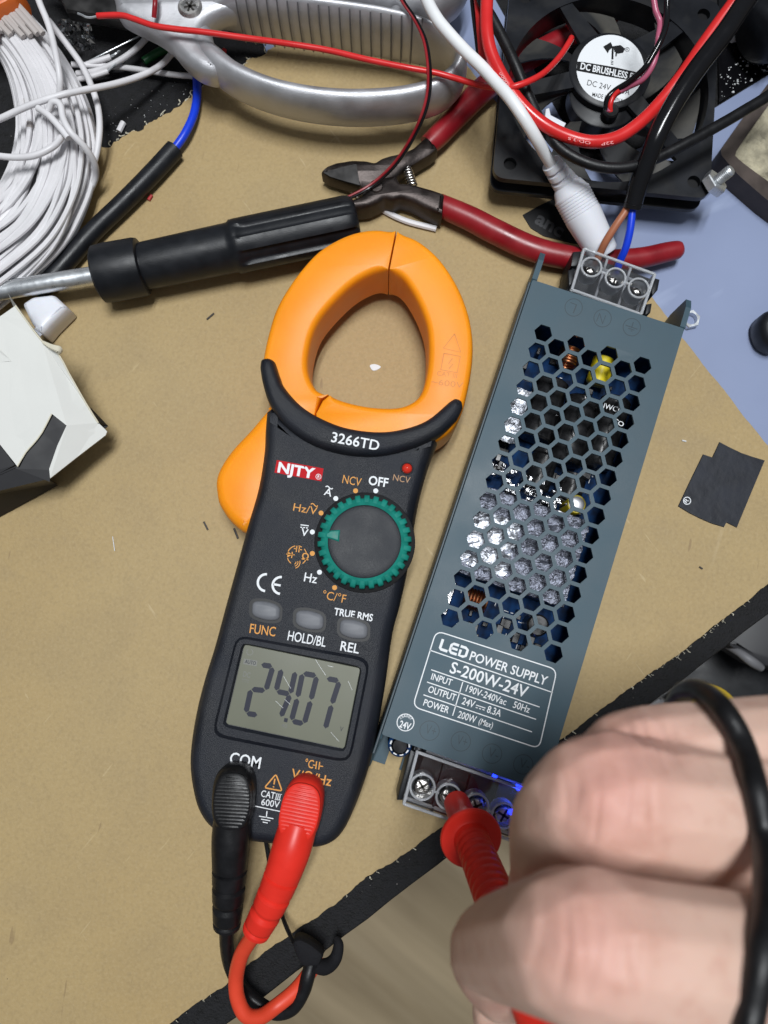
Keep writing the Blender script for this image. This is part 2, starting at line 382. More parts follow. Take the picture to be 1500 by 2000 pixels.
L.new(c0, b.inputs['Base Color'])
nb = _n(1300, 4); bp = N.new('ShaderNodeBump'); bp.inputs['Strength'].default_value = .25; bp.inputs['Distance'].default_value = .0003; L.new(nb.outputs['Fac'], bp.inputs['Height']); L.new(bp.outputs[0], b.inputs['Normal'])
specks(m, 110, .05, (.08, .055, .04), .85); specks(m, 150, .04, (.72, .66, .52), .7)
M['board'] = m
# frosted blue-grey plastic sheet
m = mat('blue_grey_sheet', (.215, .258, .395), .36, var=.05, vscale=15); N = m.node_tree.nodes; L = m.node_tree.links; b = N['Principled BSDF']; tc = N.new('ShaderNodeTexCoord')
c0 = _mix(_ramp(_n(60, 4, (.25, 1, 1), .55), .64, .74, .5), b.inputs['Base Color'].links[0].from_socket, (.36, .42, .58), 1)
L.new(c0, b.inputs['Base Color']); specks(m, 170, .07, (.7, .74, .8), .8); M['sheet'] = m
# wood floor
m = mat('wood_floor', (.30, .22, .12), .45); N = m.node_tree.nodes; L = m.node_tree.links; b = N['Principled BSDF']; tc = N.new('ShaderNodeTexCoord')
c0 = _mix(_ramp(_n(9, 5, (.12, 1, 1), math.radians(-38), .6), .38, .66, .9), (.46, .36, .225), (.19, .14, .075), 1)
c0 = _mix(_ramp(_n(40, 4, (.06, 1, 1), math.radians(-38), .3), .5, .7, .6), c0, (.38, .30, .19), 1)
L.new(c0, b.inputs['Base Color']); M['floor'] = m
# skin
m = mat('skin', (.56, .32, .235), .55, spec=.35, sss=.14, sssr=(.006, .0025, .0012)); N = m.node_tree.nodes; L = m.node_tree.links; b = N['Principled BSDF']; tc = N.new('ShaderNodeTexCoord')
at = N.new('ShaderNodeAttribute'); at.attribute_name = 'flush'
c0 = _mix(_ramp(_n(70, 4), .35, .65, .5), (.60, .405, .325), (.53, .335, .26), 1)
c0 = _mix(at.outputs['Fac'], c0, (.58, .29, .24), 1)
c0 = _mix(_ramp(_n(260, 3), .5, .72, .35), c0, (.46, .23, .17), 1)
L.new(c0, b.inputs['Base Color'])
w1 = _n(420, 4, (.25, 1, 1), .1, .5); bp = N.new('ShaderNodeBump'); bp.inputs['Strength'].default_value = .22; bp.inputs['Distance'].default_value = .0006; L.new(w1.outputs['Fac'], bp.inputs['Height']); L.new(bp.outputs[0], b.inputs['Normal'])
M['skin'] = m
# ================================================================== the setting
mb = MB(); s = 3.0
mb.add([(-s, -s, -.70), (s, -s, -.70), (s, s, -.70), (-s, s, -.70)], [(0, 1, 2, 3)])
tag(obj('floor', mb, M['floor'], smooth=0), kind='structure')
e0 = V(440, 2005, -2); e1 = V(1500, 1202, -2); ed = (e1-e0).normalized(); en = Vector((-ed.y, ed.x, 0))
P = []
for k in range(121):
    q = e0+ed*(-.5+1.2*k/120); q = q+en*random.uniform(-.0003, .0003); P.append(q)
P += [e0+ed*.7+en*.9, e0-ed*.5+en*.9]
mb = MB(); n = len(P); lv = [(-.0205, .0004), (-.0026, 0), (-.0020, .0005)]
vs = []; fs = []
for z, i in lv:
    for k, p in enumerate(P): q = p+en*(i if k < n-2 else -i); vs.append((q.x, q.y, z))
for k in range(2):
    for j in range(n): a = k*n+j; b_ = k*n+(j+1) % n; fs.append((a, b_, b_+n, a+n))
fs += [tuple(range(n-1, -1, -1)), tuple(2*n+j for j in range(n))]
mb.add(vs, fs)
tag(obj('tabletop', mb, M['black_table'], smooth=30), kind='structure')

# ---- plastic sheet at the right (1 mm thick, lies on the table)
mb = slab(rc([(1560, 110), (1405, 205), (1290, 272), (1150, 330), (880, -160), (400, -200), (600, 300), (900, 700), (1300, 1080), (1620, 1060)], 6), -1.0, [(-1.96, .1), (-1.86, 0), (-1.1, 0), (-1.0, .1)])
tag(obj('plastic_sheet', mb, M['sheet']), 'frosted blue grey plastic sheet lying on the table under the black fan', 'plastic sheet')

# ---- kraft coloured board with torn edges
def jag(pts, amp, step=5):
    out = []
    for a, b_ in zip(pts[:-1], pts[1:]):
        A = Vector(a); B = Vector(b_); L_ = (B-A).length; k = max(2, int(L_/step)); d = (B-A).normalized(); q = Vector((-d.y, d.x)); w = 0
        for i in range(k):
            w = w*.6+random.uniform(-amp, amp)*.7
            out.append(tuple(A+(B-A)*(i/k)+q*w))
    out.append(tuple(pts[-1])); return out
low = [(340, 1994), (398, 1952), (442, 1924), (478, 1890), (530, 1850), (585, 1813), (651, 1769), (714, 1714), (775, 1679), (869, 1611), (960, 1548), (1060, 1470), (1140, 1412), (1200, 1367), (1278, 1310), (1341, 1268), (1407, 1214), (1500, 1142), (1640, 1030)]
right = [(1560, 935), (1500, 870), (1460, 822), (1408, 754), (1332, 658), (1276, 582), (1196, 478), (1010, 250), (812, 0), (700, -140)]
top = [(640, -90), (600, 30), (520, 102), (488, 116), (458, 137), (420, 150), (367, 193), (340, 212), (300, 233), (280, 252), (247, 260), (215, 285), (193, 287), (100, 350), (-200, 480)]
outl = jag(low, 1.6)+jag(right, 1.1, 9)+jag(top, 4.0)+[(-420, 700), (-420, 2100), (60, 2200)]
mb = slab(outl, 0, [(-.95, 0), (-.15, 0), (0, .12)])
board = obj('board', mb, M['board'], smooth=30)
tag(board, 'large kraft brown hardboard sheet with torn edges under the tools', 'board')
mb = MB(); fl = jag(low, 1.2, 4)
for i in range(0, len(fl)-1):
    if random.random() < .08 or (1250 < fl[i][0] < 1420 and random.random() < .35):
        x, y = fl[i]; k = random.randint(3, 7 if random.random() < .8 else 12)
        pts = [(x, y+1, -.3)]
        for j in range(3): pts.append((pts[-1][0]+random.uniform(-.8, 1.3)*k*.6, pts[-1][1]+random.uniform(-.1, 1)*k*.5, random.uniform(-1.6, .5)))
        tube(pts, random.uniform(.06, .16), mb, 5, 3)
fl = jag(top[2:14], 4, 5)
for x, y in fl:
    if random.random() < .2:
        pts = [(x, y, -.3)]
        for j in range(3): pts.append((pts[-1][0]+random.uniform(-5, 5), pts[-1][1]+random.uniform(-5, 2), random.uniform(-1.5, .4)))
        tube(pts, random.uniform(.1, .3), mb, 5, 3)
tag(obj('torn_fibre', mb, M['card_core'], board), 'pale torn fibres along the edge')

# ---- black mat with crumbs (top right)
mb = slab(jag([(1404, 20), (1404, 200), (1500, 142), (1620, 60), (1620, -80), (1404, -80), (1404, 20)], .8, 12), -.4, [(-.98, 0), (-.5, 0), (-.4, .1)])
tag(obj('black_mat', mb, M['black_glossy']), 'black mat strewn with white crumbs beside the fan', 'mat')
def blob(x, y, z, r, mb, sq=.7):
    c = V(x, y, z); c.z += r/1000*sq; a0 = random.random()*6; vs = []; fs = []
    for j, (h, rr) in enumerate(((-1, .5), (-.3, 1), (.4, .9), (1, .4))):
        for k in range(6):
            a = a0+k*math.pi/3; q = rr*r*random.uniform(.75, 1.2)/1000
            vs.append((c.x+math.cos(a)*q*1.2, c.y+math.sin(a)*q, c.z+h*r*sq/1000))
    for j in range(3):
        for k in range(6): l = (k+1) % 6; fs.append((j*6+k, j*6+l, j*6+6+l, j*6+6+k))
    fs += [tuple(range(5, -1, -1)), tuple(range(18, 24))]; mb.add(vs, fs)
mb = MB()
for i in range(170):
    x = random.uniform(1406, 1500); y = random.uniform(80, 200)
    if y > 196-(x-1406)*.6 or y < 150-(x-1400)*.8: continue
    blob(x, y, -.4, random.choice((.12, .18, .25, .3, .5)), mb)
for i in range(34):
    x = random.uniform(200, 420); y = 285-(x-195)*.55-random.uniform(6, 60); blob(x, y, -2, random.choice((.08, .1, .15, .2)), mb)
tag(obj('white_crumbs', mb, M['crumb_white']), 'tiny white plastic crumbs scattered over the black surfaces', 'crumbs', kind='stuff')

# ---- larger loose scraps, each its own thing
def scrap(name, path, r, m_, label, cat='scrap', group=None, segs=8):
    o = obj(name, tube(path, r, segs=segs, n=4), m_); return tag(o, label, cat, group)
scrap('wire_clipping', [(745, 408, 1.2), (768, 421, 1.2), (800, 434, 1.2), (852, 447, 1.2)], 1.15, M['white_wire'], 'curved white wire offcut on the board under the cutters', 'wire scrap', 'small wire offcuts')
scrap('wire_clipping', [(687, 370, 2), (702, 382, 2)], 1.3, M['white_wire'], 'stubby white offcut between the jaws of the cutters', 'wire scrap', 'small wire offcuts')
scrap('wire_clipping', [(241, 239, -.8), (232, 257, -.8)], 1.15, M['white_wire'], 'short white offcut on the black torn area beside the wire coil', 'wire scrap', 'small wire offcuts')
scrap('wire_clipping', [(438, 97, 0), (434, 120, 0)], 1.0, M['red_wire'], 'tiny red offcut inside the big scissor handle loop', 'wire scrap', 'small wire offcuts')
scrap('wire_clipping', [(296, 381, .6), (290, 391, .6)], .7, M['crumb_red'], 'tiny dull red offcut beside the black sleeve', 'wire scrap', 'small wire offcuts')
scrap('heat_shrink_tube', [(281, 121, 1), (300, 108, 1), (330, 92, 1)], 1.7, M['green_tube'], 'dark green tube end lying under the scissors', 'tube', segs=14)
mb = slab(sm([(722, 714), (732, 711), (744, 716), (738, 722), (728, 724)], 4, True), .1, [(.02, 0), (.25, .1)])
tag(obj('plastic_fleck', mb, M['crumb_white']), 'white fleck on the board inside the orange jaw opening', 'scrap')
for i, (x, y, dx, dy, r, c, lab) in enumerate([
    (402, 1027, 4, 8, .35, 'crumb_dark', 'short dark sliver on the board left of the orange trigger'),
    (461, 1042, 4, 10, .4, 'crumb_dark', 'dark crumb against the lower tip of the orange trigger'),
    (411, 618, 7, -6, .35, 'crumb_dark', 'grey sliver on the board below the screwdriver handle'),
    (1369, 1109, 3, 2, .35, 'crumb_dark', 'dark crumb on the board near the black edge at right'),
    (222, 1062, 2, 14, .15, 'crumb_white', 'thin pale scratchy fibre on the board left of the meter'),
    (1336, 861, 4, 1, .3, 'crumb_white', 'pale crumb on the board near the black square sticker')]):
    o = obj('crumb', tube([(x-dx, y-dy, .25), (x, y, .3), (x+dx, y+dy, .25)], r, segs=6, n=2), M[c]); tag(o, lab, 'crumb', 'loose crumbs on the board')

# ---- things below the table edge at lower right
def low_slab(name, pts, z, th, m_, lab, cat, r=10):
    o = obj(name, slab(rc(pts, r), z, [(z-th, 1), (z-th+2, 0), (z-4, 0), (z-1, 1.2), (z, 4)]), M[m_]); return tag(o, lab, cat)
low_slab('plastic_housing', [(1190, 1500), (1300, 1330), (1420, 1240), (1620, 1120), (1700, 1500), (1400, 1620)], -140, 60, 'black_plastic', 'large dark housing below the table edge at lower right', 'housing', 30)
low_slab('plastic_bin', [(1415, 1258), (1500, 1170), (1640, 1190), (1600, 1330), (1480, 1300)], -105, 20, 'grey_plastic', 'dark grey bin below the table edge behind the hand', 'bin', 14)
o = obj('grey_strap', tube([(1420, 1262, -112), (1444, 1275, -106), (1468, 1292, -104), (1486, 1304, -108)], [1.5, 2, 2.5, 2], n=6), M['pale_grey']); tag(o, 'pale grey curved strap below the table edge behind the hand', 'strap')
o = obj('yellow_ring', ring(1385, 1405, -110, 17, 9, -122, -112, segs=40), M['yellow_plastic']); tag(o, 'yellow ring half hidden under the cable loop beside the hand', 'ring')
low_slab('grey_sheet', [(1230, 1400), (1290, 1358), (1312, 1372), (1300, 1430), (1250, 1450)], -85, 10, 'pale_grey', 'pale grey sheet peeking out below the table edge', 'sheet', 6)
# ================================================================== clamp meter
cm = thing('clamp_meter', 'charcoal clamp meter with orange jaw lying on the board and reading 24.07', 'clamp meter', V(600, 1150, 0))
body = [(524, 812), (521, 850), (519, 890), (508, 958), (488, 1028), (466, 1108), (444, 1188), (424, 1262), (406, 1320), (391, 1378), (381, 1434), (377, 1485), (382, 1532), (393, 1572), (414, 1604), (445, 1624), (485, 1634), (540, 1641), (599, 1646), (622, 1647), (644, 1641), (663, 1628), (680, 1604), (697, 1566), (712, 1525), (724, 1485), (737, 1425), (752, 1340), (766, 1240), (779, 1190), (793, 1130), (803, 1070), (815, 995), (831, 932), (846, 888), (868, 850), (850, 835), (700, 850), (560, 805)]
mb = slab(sm(body[:35], 4)+[(856, 862), (845, 852), (800, 866), (745, 880), (690, 880), (640, 866), (590, 842), (552, 816), (536, 802)], 20, [(.6, 3), (3, 1.0), (8, .2), (14, 0), (20, 0), (24.5, .3), (27.3, 1.1), (29.0, 2.3), (29.8, 3.6), (30, 5)])
bodyo = obj('body', mb, M['meter_body'], cm, smooth=50)
# raised collar under the jaw
inn = [(536, 706), (545, 733), (554, 753), (583, 786), (620, 811), (671, 832), (730, 841), (781, 837), (833, 819), (877, 783)]
outr = [(905, 793), (898, 808), (891, 818), (862, 846), (822, 867), (767, 884), (712, 889), (649, 880), (598, 860), (554, 827), (525, 787), (511, 745), (506, 715)]
pl = sm(inn, 5)+sm([(877, 783), (890, 776), (903, 782), (905, 793)], 4)+sm(outr, 5)+sm([(506, 715), (509, 701), (522, 697), (533, 701), (536, 706)], 4)
obj('collar', slab(pl, 33, [(15, .6), (19, 0), (30, 0), (32.3, .35), (33.4, 1.1), (34, 2.4)]), M['meter_body'], cm, smooth=50)
jp = [(6, 1.4), (7, .5), (9, 0), (24.6, 0), (26.2, .25), (27.2, .7), (27.8, 1.4), (28, 2.2)]
R_out = [(775, 456), (814, 470), (851, 499), (880, 536), (902, 577), (917, 621), (924, 668), (922, 716), (913, 767), (900, 812), (873, 850), (820, 876), (740, 892), (660, 880), (617, 850)]
R_in = [(645, 774), (679, 786), (723, 795), (767, 797), (796, 791), (818, 775), (829, 749), (836, 705), (835, 650), (822, 606), (802, 567), (783, 543), (760, 531)]
pl = sm(R_out, 6)+[(618, 810), (629, 784)]+sm(R_in, 6)+[(768, 490)]
def seam(x, y):
    d = min(max(abs(x-(775+(759-775)*(y-456)/75))-2, 0) if 440 < y < 545 and 740 < x < 790 else 99, max(abs(y-(774+(810-774)*(644-x)/28))-4, 0) if 600 < x < 660 and 765 < y < 860 else 99)
    return .10+.90*min(1, d/14)
rj = obj('jaw', slab(pl, 26, jp, iw=seam), M['orange'], cm, smooth=50)
L_out = [(773.5, 455.5), (737, 450), (701, 454), (664, 467), (624, 491), (591, 525), (561, 566), (539, 606), (525, 650), (515, 696), (512, 740), (530, 800), (560, 840), (614, 850)]
L_in = [(643, 773), (629, 768), (616, 759), (604, 733), (602, 701), (611, 657), (627, 624), (657, 588), (693, 555), (730, 535), (758.5, 531)]
pl = sm(L_out, 6)+[(616, 809), (627, 783)]+sm(L_in, 6)+[(766.5, 490)]
lj = obj('jaw', slab(pl, 26, jp, iw=seam), M['orange'], cm, smooth=50)
trg = [(540, 790), (521, 806), (492, 840), (455, 880), (432, 914), (423, 940), (424, 965), (430, 988), (452, 1020), (482, 1042), (500, 1030), (560, 960), (575, 860)]
obj('trigger', slab(sm(trg, 6, True), 16, [(3, 1.5), (4.2, .3), (6, 0), (15, 0), (18, .6), (19.4, 1.8), (20, 3.4)]), M['orange'], cm, smooth=50)
# engraved marks on the jaw
mb = MB(); z = 28
tri = [(888, 652), (866, 680), (900, 688)]; stroke(tri+[tri[0]], 2, z, mb); stroke([(867, 690), (899, 696), (893, 728), (861, 722), (867, 690)], 2, z, mb); stroke([(884, 700), (876, 710), (885, 711), (877, 720)], 2, z, mb)
text('CAT III', (853, 733), (892, 739), 9, z, mb); text('~600V', (842, 750), (904, 758), 11, z, mb)
obj('engraved_mark', mb, M['orange_dark'], rj, smooth=0)
# ---- print on the face
W = MB(); O = MB(); RP = MB(); z = 30.0
text('3266TD', (646, 862.5), (739, 880), 19, 34, W, .012)
RPq = [(540.6, 898.4), (632, 915), (627.6, 940), (536, 923)]
RP.add([V(*p, z+.04) for p in RPq], [(0, 1, 2, 3)])
text('NJTY', (541.5, 921.5), (613, 934.5), 19, z, W, .035, t=.08)
text('R', (619.5, 933), (624, 934), 5.5, z, W, .02, t=.08); stroke(arc(622, 931, 5, 0, 360), 1, z, W, t=.08)
text('OFF', (719, 946), (757, 951.5), 17, z, W, .022); text('NCV', (668, 943), (704, 950), 16, z, O)
DO = MB(); text('NCV', (767, 938), (800, 944), 12, z, DO)
for x, y in ((734, 958.6), (655.8, 973.6), (610, 1039), (624, 1117.6)): W.add([V(px, py, z+.05) for px, py in arc(x, y, 4.8, 0, 345, 23)], [tuple(range(24))])
for x, y in ((694.5, 958.6), (627, 1002), (610, 1081), (653.5, 1147.7)): O.add([V(px, py, z+.05) for px, py in arc(x, y, 4.8, 0, 345, 23)], [tuple(range(24))])
def tilde(x, y, w, mb, sw=2):
    stroke([(x+w*k/8, y+w*.18*k/8-2.2*math.sin(k/8*2*math.pi)) for k in range(9)], sw, z, mb)
text('A', (632, 966), (646.5, 970), 14, z, W, .01); tilde(636, 951, 14, W)
text('Hz/V', (572, 997), (618, 1005.5), 14.5, z, O); tilde(607, 985, 14, O)
text('V', (587, 1045.5), (600.5, 1048), 14, z, W, .01); stroke([(587, 1025), (603, 1027)], 2, z, W)
for k in range(3): stroke([(586.5+k*5.6, 1029.5+k*.7), (590.3+k*5.6, 1030+k*.7)], 2, z, W)
text('Hz', (593, 1135), (618, 1139.5), 17, z, W, .008)
text('\u00b0C/\u00b0F', (629, 1169), (674, 1178), 16, z, O)
# dial symbol ring
cx, cy = 580, 1085
for a0, a1 in ((60, 80), (100, 165), (195, 232), (305, 345), (15, 42)): stroke(arc(cx, cy, 19, a0, a1, 8), 1.8, z, O)
text('\u03a9', (589, 1092), (602, 1094), 12, z, O, .02)
stroke([(574, 1071), (579, 1072)], 1.6, z, O); stroke([(580, 1066), (578.5, 1078)], 2, z, O); stroke([(585, 1067), (583.5, 1079)], 2, z, O); stroke([(584, 1073), (590, 1074)], 1.6, z, O)
O.add([V(*p, z+.05) for p in ((562, 1076), (561, 1089), (570, 1083.5))], [(0, 1, 2)]); stroke([(571, 1078), (569.5, 1090)], 2, z, O); stroke([(559, 1082), (576, 1084)], 1.4, z, O)
for r_ in (4, 8, 12): stroke(arc(574, 1098, r_, -75, 15, 8), 1.6, z, O)
def thick(c, r_, a0, a1, w, mb): stroke(arc(c[0], c[1], r_, a0, a1, 20), w, z, mb)
thick((520, 1138), 16.5, 85, 262, 4.6, W); thick((549, 1143.5), 16.5, 85, 262, 4.6, W); stroke([(534, 1141), (548, 1143.5)], 4.2, z, W)
text('TRUE RMS', (651.6, 1200.5), (727, 1213.5), 13.5, z, W, .02)
text('FUNC', (487, 1236), (537, 1243), 18, z, O, .006); text('HOLD/BL', (561, 1250), (635, 1263.5), 18.5, z, W, .008); text('REL', (664, 1270), (700, 1276.5), 18, z, W, .012)
text('COM', (447.5, 1490.5), (507, 1501.5), 22, z, W, .012)
text('\u00b0C', (594.5, 1498), (611, 1501), 16, z, O, .008)
stroke([(611, 1494), (617, 1495)], 2, z, O); stroke([(618.5, 1487), (616.5, 1502)], 2.2, z, O); stroke([(624.5, 1488), (622.5, 1503)], 2.2, z, O); stroke([(624, 1496), (631, 1497)], 2, z, O)
text('V/\u03a9/Hz', (567.5, 1520), (646, 1535.5), 19, z, O, .006)
tr = [(539, 1512), (516.5, 1538.5), (551, 1545)]; stroke(rc(tr, 5), 2.6, z, O, closed=True); stroke([(537, 1521), (535, 1532)], 2.6, z, O); stroke([(534.4, 1535.5), (534, 1538)], 2.6, z, O)
text('CAT', (509, 1555.5), (536, 1560.5), 12.5, z, W, .008); text('600V', (509.6, 1572), (545, 1578), 12.5, z, W, .006)
for k in range(3): stroke([(540.5+k*3.6, 1550+k*.6), (538.5+k*3.6, 1561+k*.6)], 1.5, z, W)
stroke([(538.5, 1550), (550.5, 1552)], 1.3, z, W); stroke([(536.5, 1561), (548.5, 1563)], 1.3, z, W)
stroke([(494, 1573.5), (550, 1585.5)], 1.8, z, W); stroke([(521.5, 1584), (520, 1597)], 2, z, W)
for k, w_ in enumerate((14, 9, 5)): stroke([(520-w_-k, 1596.5-w_*.18+k*5), (520+w_-k, 1596.5+w_*.18+k*5)], 1.8, z, W)
obj('white_lettering', W, M['white_print'], cm, smooth=0); obj('orange_lettering', O, M['orange_print'], cm, smooth=0); obj('dim_lettering', DO, M['dim_orange_print'], cm, smooth=0); obj('red_badge', RP, M['red_print'], cm, smooth=0)
# ---- indicator lamp
c = V(795, 915, 30); obj('indicator_lamp', lathe(Vector((c.x, c.y, .0295)), Vector((c.x, c.y, .0315)), [(0, 1.75), (.4, 1.7), (.75, 1.25), (.95, .55), (1, .1)], segs=20), M['led_red'], cm)
obj('lamp_socket', ring(795, 915, 30, 2.2, 1.75, 29.5, 30.2), M['black_plastic'], cm)
# ---- buttons
for x, y in ((519, 1193), (604.5, 1211), (690.6, 1229)):
    def bp_(hw, hh):
        pts = []
        for sx, sy in ((-1, -.55), (-.72, -.92), (0, -1.08), (.72, -.92), (1, -.55), (1.03, 0), (1, .55), (.72, .92), (0, 1.08), (-.72, .92), (-1, .55), (-1.03, 0)):
            dx, dy = sx*hw, sy*hh; pts.append((x+dx*.983-dy*.18*.3, y+dx*.17+dy*.983))
        return sm(pts, 4, True)
    obj('button_gap', slab(bp_(32, 22), 30, [(29, 0), (30.1, 0)]), M['label_black'], cm)
    obj('button', slab(bp_(27, 17), 31, [(29.5, 0), (30.5, 0), (31.1, .5), (31.4, 1.4)]), M['button'], cm)
# ---- rotary dial
c = V(712, 1058, 32.5); cb = lambda zz: Vector((c.x, c.y, zz/1000))
obj('dial_recess', lathe(cb(29.6), cb(30.25), [(0, 16.6), (.8, 16.6), (1, 16.4)], segs=64), M['label_black'], cm)
px2mm = (282-33)/1500.*1.005
ro = 92*px2mm; ri = 71.5*px2mm
NT = 30
def teeth(f, a):
    return 1.0
vs = []; fs = []; S = NT*8
def rad(k):
    ph = (k % 8)/8; return ro if ph < .62 else ro-1.05
prof = [(29.9, 0), (32.6, 0), (33.4, .5), (33.8, 1.4)]
mb = MB()
for zz, i in prof:
    for k in range(S):
        a = 2*math.pi*k/S; rr = (rad(k)-i)/1000; vs.append((c.x+math.cos(a)*rr, c.y+math.sin(a)*rr, zz/1000))
for zz, rr in ((34.0, ri+1.0), (33.5, ri), (32.8, ri-.05)):
    for k in range(S):
        a = 2*math.pi*k/S; vs.append((c.x+math.cos(a)*rr/1000, c.y+math.sin(a)*rr/1000, zz/1000))
for i in range(6):
    for k in range(S): l = (k+1) % S; fs.append((i*S+k, i*S+l, (i+1)*S+l, (i+1)*S+k))
mb.add(vs, fs); dl = obj('dial_ring', mb, M['green'], cm, smooth=35)
obj('dial_face', lathe(cb(32.2), cb(33.4), [(0, ri), (.75, ri), (1, ri-.5), (1.0, ri*.8), (.72, ri*.5), (.55, ri*.2), (.5, .1)], segs=64), M['dial_face'], cm)
pq = [(636, 1042), (646, 1036), (664, 1035), (662, 1058), (648, 1053), (637, 1050)]
obj('pointer', slab(pq, 33.7, [(32.4, 0), (33.6, 0), (34.0, .4)]), M['green'], cm)
# ---- display: sloped bezel frame and lcd window
scr = [(477.5, 1258.5), (704, 1305), (672.5, 1462.5), (441, 1413.6)]
bez = [(462, 1240), (712, 1284), (722, 1300), (686, 1480), (668, 1488), (424, 1440), (416, 1424)]
def ringslab(outer, inner, zr, zo, zi, mb):
    """sloped ring between an outer and an inner loop with the same number of points"""
    n = len(outer); vs = [V(*p, zr)+Vector((0, 0, (zo-zr)/1000)) for p in outer]+[V(*p, zr)+Vector((0, 0, (zi-zr)/1000)) for p in inner]
    mb.add(vs, [(i, (i+1) % n, n+(i+1) % n, n+i) for i in range(n)])
def resamp(pts, n):
    P = [Vector(p) for p in pts]+[Vector(pts[0])]; Ls = [0]
    for a, b_ in zip(P[:-1], P[1:]): Ls.append(Ls[-1]+(b_-a).length)
    out = []
    for i in range(n):
        t = Ls[-1]*i/n; k = max(j for j in range(len(Ls)-1) if Ls[j] <= t+1e-9); f = (t-Ls[k])/max(1e-9, Ls[k+1]-Ls[k]); out.append(tuple(P[k]+(P[k+1]-P[k])*f))
    return out
def sroot(pts, a):  # start the loop near a
    i = min(range(len(pts)), key=lambda j: (pts[j][0]-a[0])**2+(pts[j][1]-a[1])**2); return pts[i:]+pts[:i]
bo = resamp(sroot(rc(bez, 22, 8), bez[0]), 96); bi = resamp(sroot(rc(scr, 6, 8), scr[0]), 96)
mid = [((a[0]*.72+b_[0]*.28), (a[1]*.72+b_[1]*.28)) for a, b_ in zip(bo, bi)]; mid2 = [((a[0]*.2+b_[0]*.8), (a[1]*.2+b_[1]*.8)) for a, b_ in zip(bo, bi)]
mb = MB(); ringslab(bo, mid, 30, 30.05, 31.3, mb); ringslab(mid, mid2, 30, 31.3, 31.4, mb); ringslab(mid2, bi, 30, 31.4, 30.3, mb)
obj('bezel', mb, M['meter_body'], cm, smooth=50)
obj('display_gap', slab(rc(scr, 6), 30.3, [(29.8, -.12), (30.32, -.12)]), M['label_grey'], cm, smooth=0)
lcd = obj('display', slab(rc(scr, 6), 30.45, [(30.0, 0), (30.4, 0), (30.5, .12)]), M['lcd'], cm, smooth=30)
ink = MB(); pale = MB(); zl = 30.5
def seg(a, b_, w=10.5, mb=ink, z_=zl):
    A = Vector(a); B = Vector(b_); d = (B-A).normalized(); q = Vector((-d.y, d.x))*w/2; h = d*w/2; e = 1.2
    P = [A+d*e, A+d*e+h*.9+q, B-d*e-h*.9+q, B-d*e, B-d*e-h*.9-q, A+d*e+h*.9-q]; mb.add([V(p.x, p.y, z_+.06) for p in P], [tuple(range(6))])
def digit(ul, ur, ml, mr, ll, lr, on):
    S_ = {'a': (ul, ur), 'b': (ur, mr), 'c': (mr, lr), 'd': (ll, lr), 'e': (ml, ll), 'f': (ul, ml), 'g': (ml, mr)}
    for k in on: seg(*S_[k])
digit((509, 1298), (533, 1302), (490, 1346), (519, 1349), (480, 1393), (504, 1397), 'abged')
digit((550, 1306), (577, 1311), (539, 1350), (567, 1356), (524, 1400), (548, 1401), 'fbgc')
digit((591, 1315), (619, 1320), (581, 1363), (607, 1368), (569, 1408), (594, 1414), 'abcdef')
digit((637, 1325), (663, 1330), (622, 1370), (648, 1376), (612, 1418), (635, 1424), 'abc')
ink.add([V(*p, zl+.06) for p in ((555.5, 1402), (562.5, 1403.5), (561, 1411), (554, 1409.5))], [(0, 1, 2, 3)])
stroke(arc(488, 1273.5, 6, 60, -240, 16), 1.5, zl, pale); text('V', (663, 1427.5), (669, 1429), 9, zl, ink)
pale.add([V(*p, zl+.05) for p in ((477, 1286), (503, 1290.5), (501, 1301.5), (474.5, 1297))], [(0, 1, 2, 3)])
text('AUTO', (478, 1295), (499, 1299), 7, zl, ink, .01, t=.08); text('DC', (474, 1321), (488, 1324), 10, zl, pale, .02)
stroke([(473, 1326), (487, 1329)], 1.3, zl, pale)
for k in range(3): stroke([(472.5+k*5, 1330+k), (475.5+k*5, 1330.6+k)], 1.3, zl, pale)
text('40', (549, 1420), (560, 1422.5), 8, zl, pale, .01)
obj('digits', ink, M['lcd_ink'], lcd, smooth=0); obj('pale_symbols', pale, M['lcd_ink_pale'], lcd, smooth=0)
scr_m = MB()
for a, b_ in (((616, 1288), (636, 1319)), ((554, 1321), (568, 1345)), ((538, 1369), (553, 1383)), ((556, 1366), (567, 1376)), ((646, 1430), (662, 1448)), ((680, 1330), (688, 1348)), ((640, 1300), (651, 1303))): stroke([a, b_], .45, zl, scr_m, t=.1)
obj('scratches', scr_m, M['label_white'], lcd, smooth=0)

# ================================================================== test leads
def ribs(mb, c, ax, half_len, half_w, n, z, r, dome=.35):
    """raised ribs across an oval grip; c centre px, ax unit px axis, half sizes px"""
    q = (-ax[1], ax[0])
    for k in range(n):
        s_ = -1+2*(k+.5)/n; w = half_w*math.sqrt(max(.02, 1-s_*s_*.9)); x = c[0]+ax[0]*s_*half_len; y = c[1]+ax[1]*s_*half_len
        P = [V(x+q[0]*w*u, y+q[1]*w*u, z-dome*u*u) for u in (-1, -.5, 0, .5, 1)]; tubew(P, r/1000, mb, 6)
def oval(c, ax, hl, hw, pw=2.6, n=48):
    q = (-ax[1], ax[0]); out = []
    for k in range(n):
        a = 2*math.pi*k/n; ca, sa = math.cos(a), math.sin(a); u = math.copysign(abs(ca)**(2/pw), ca)*hl; v = math.copysign(abs(sa)**(2/pw), sa)*hw
        out.append((c[0]+ax[0]*u+q[0]*v, c[1]+ax[1]*u+q[1]*v))
    return out
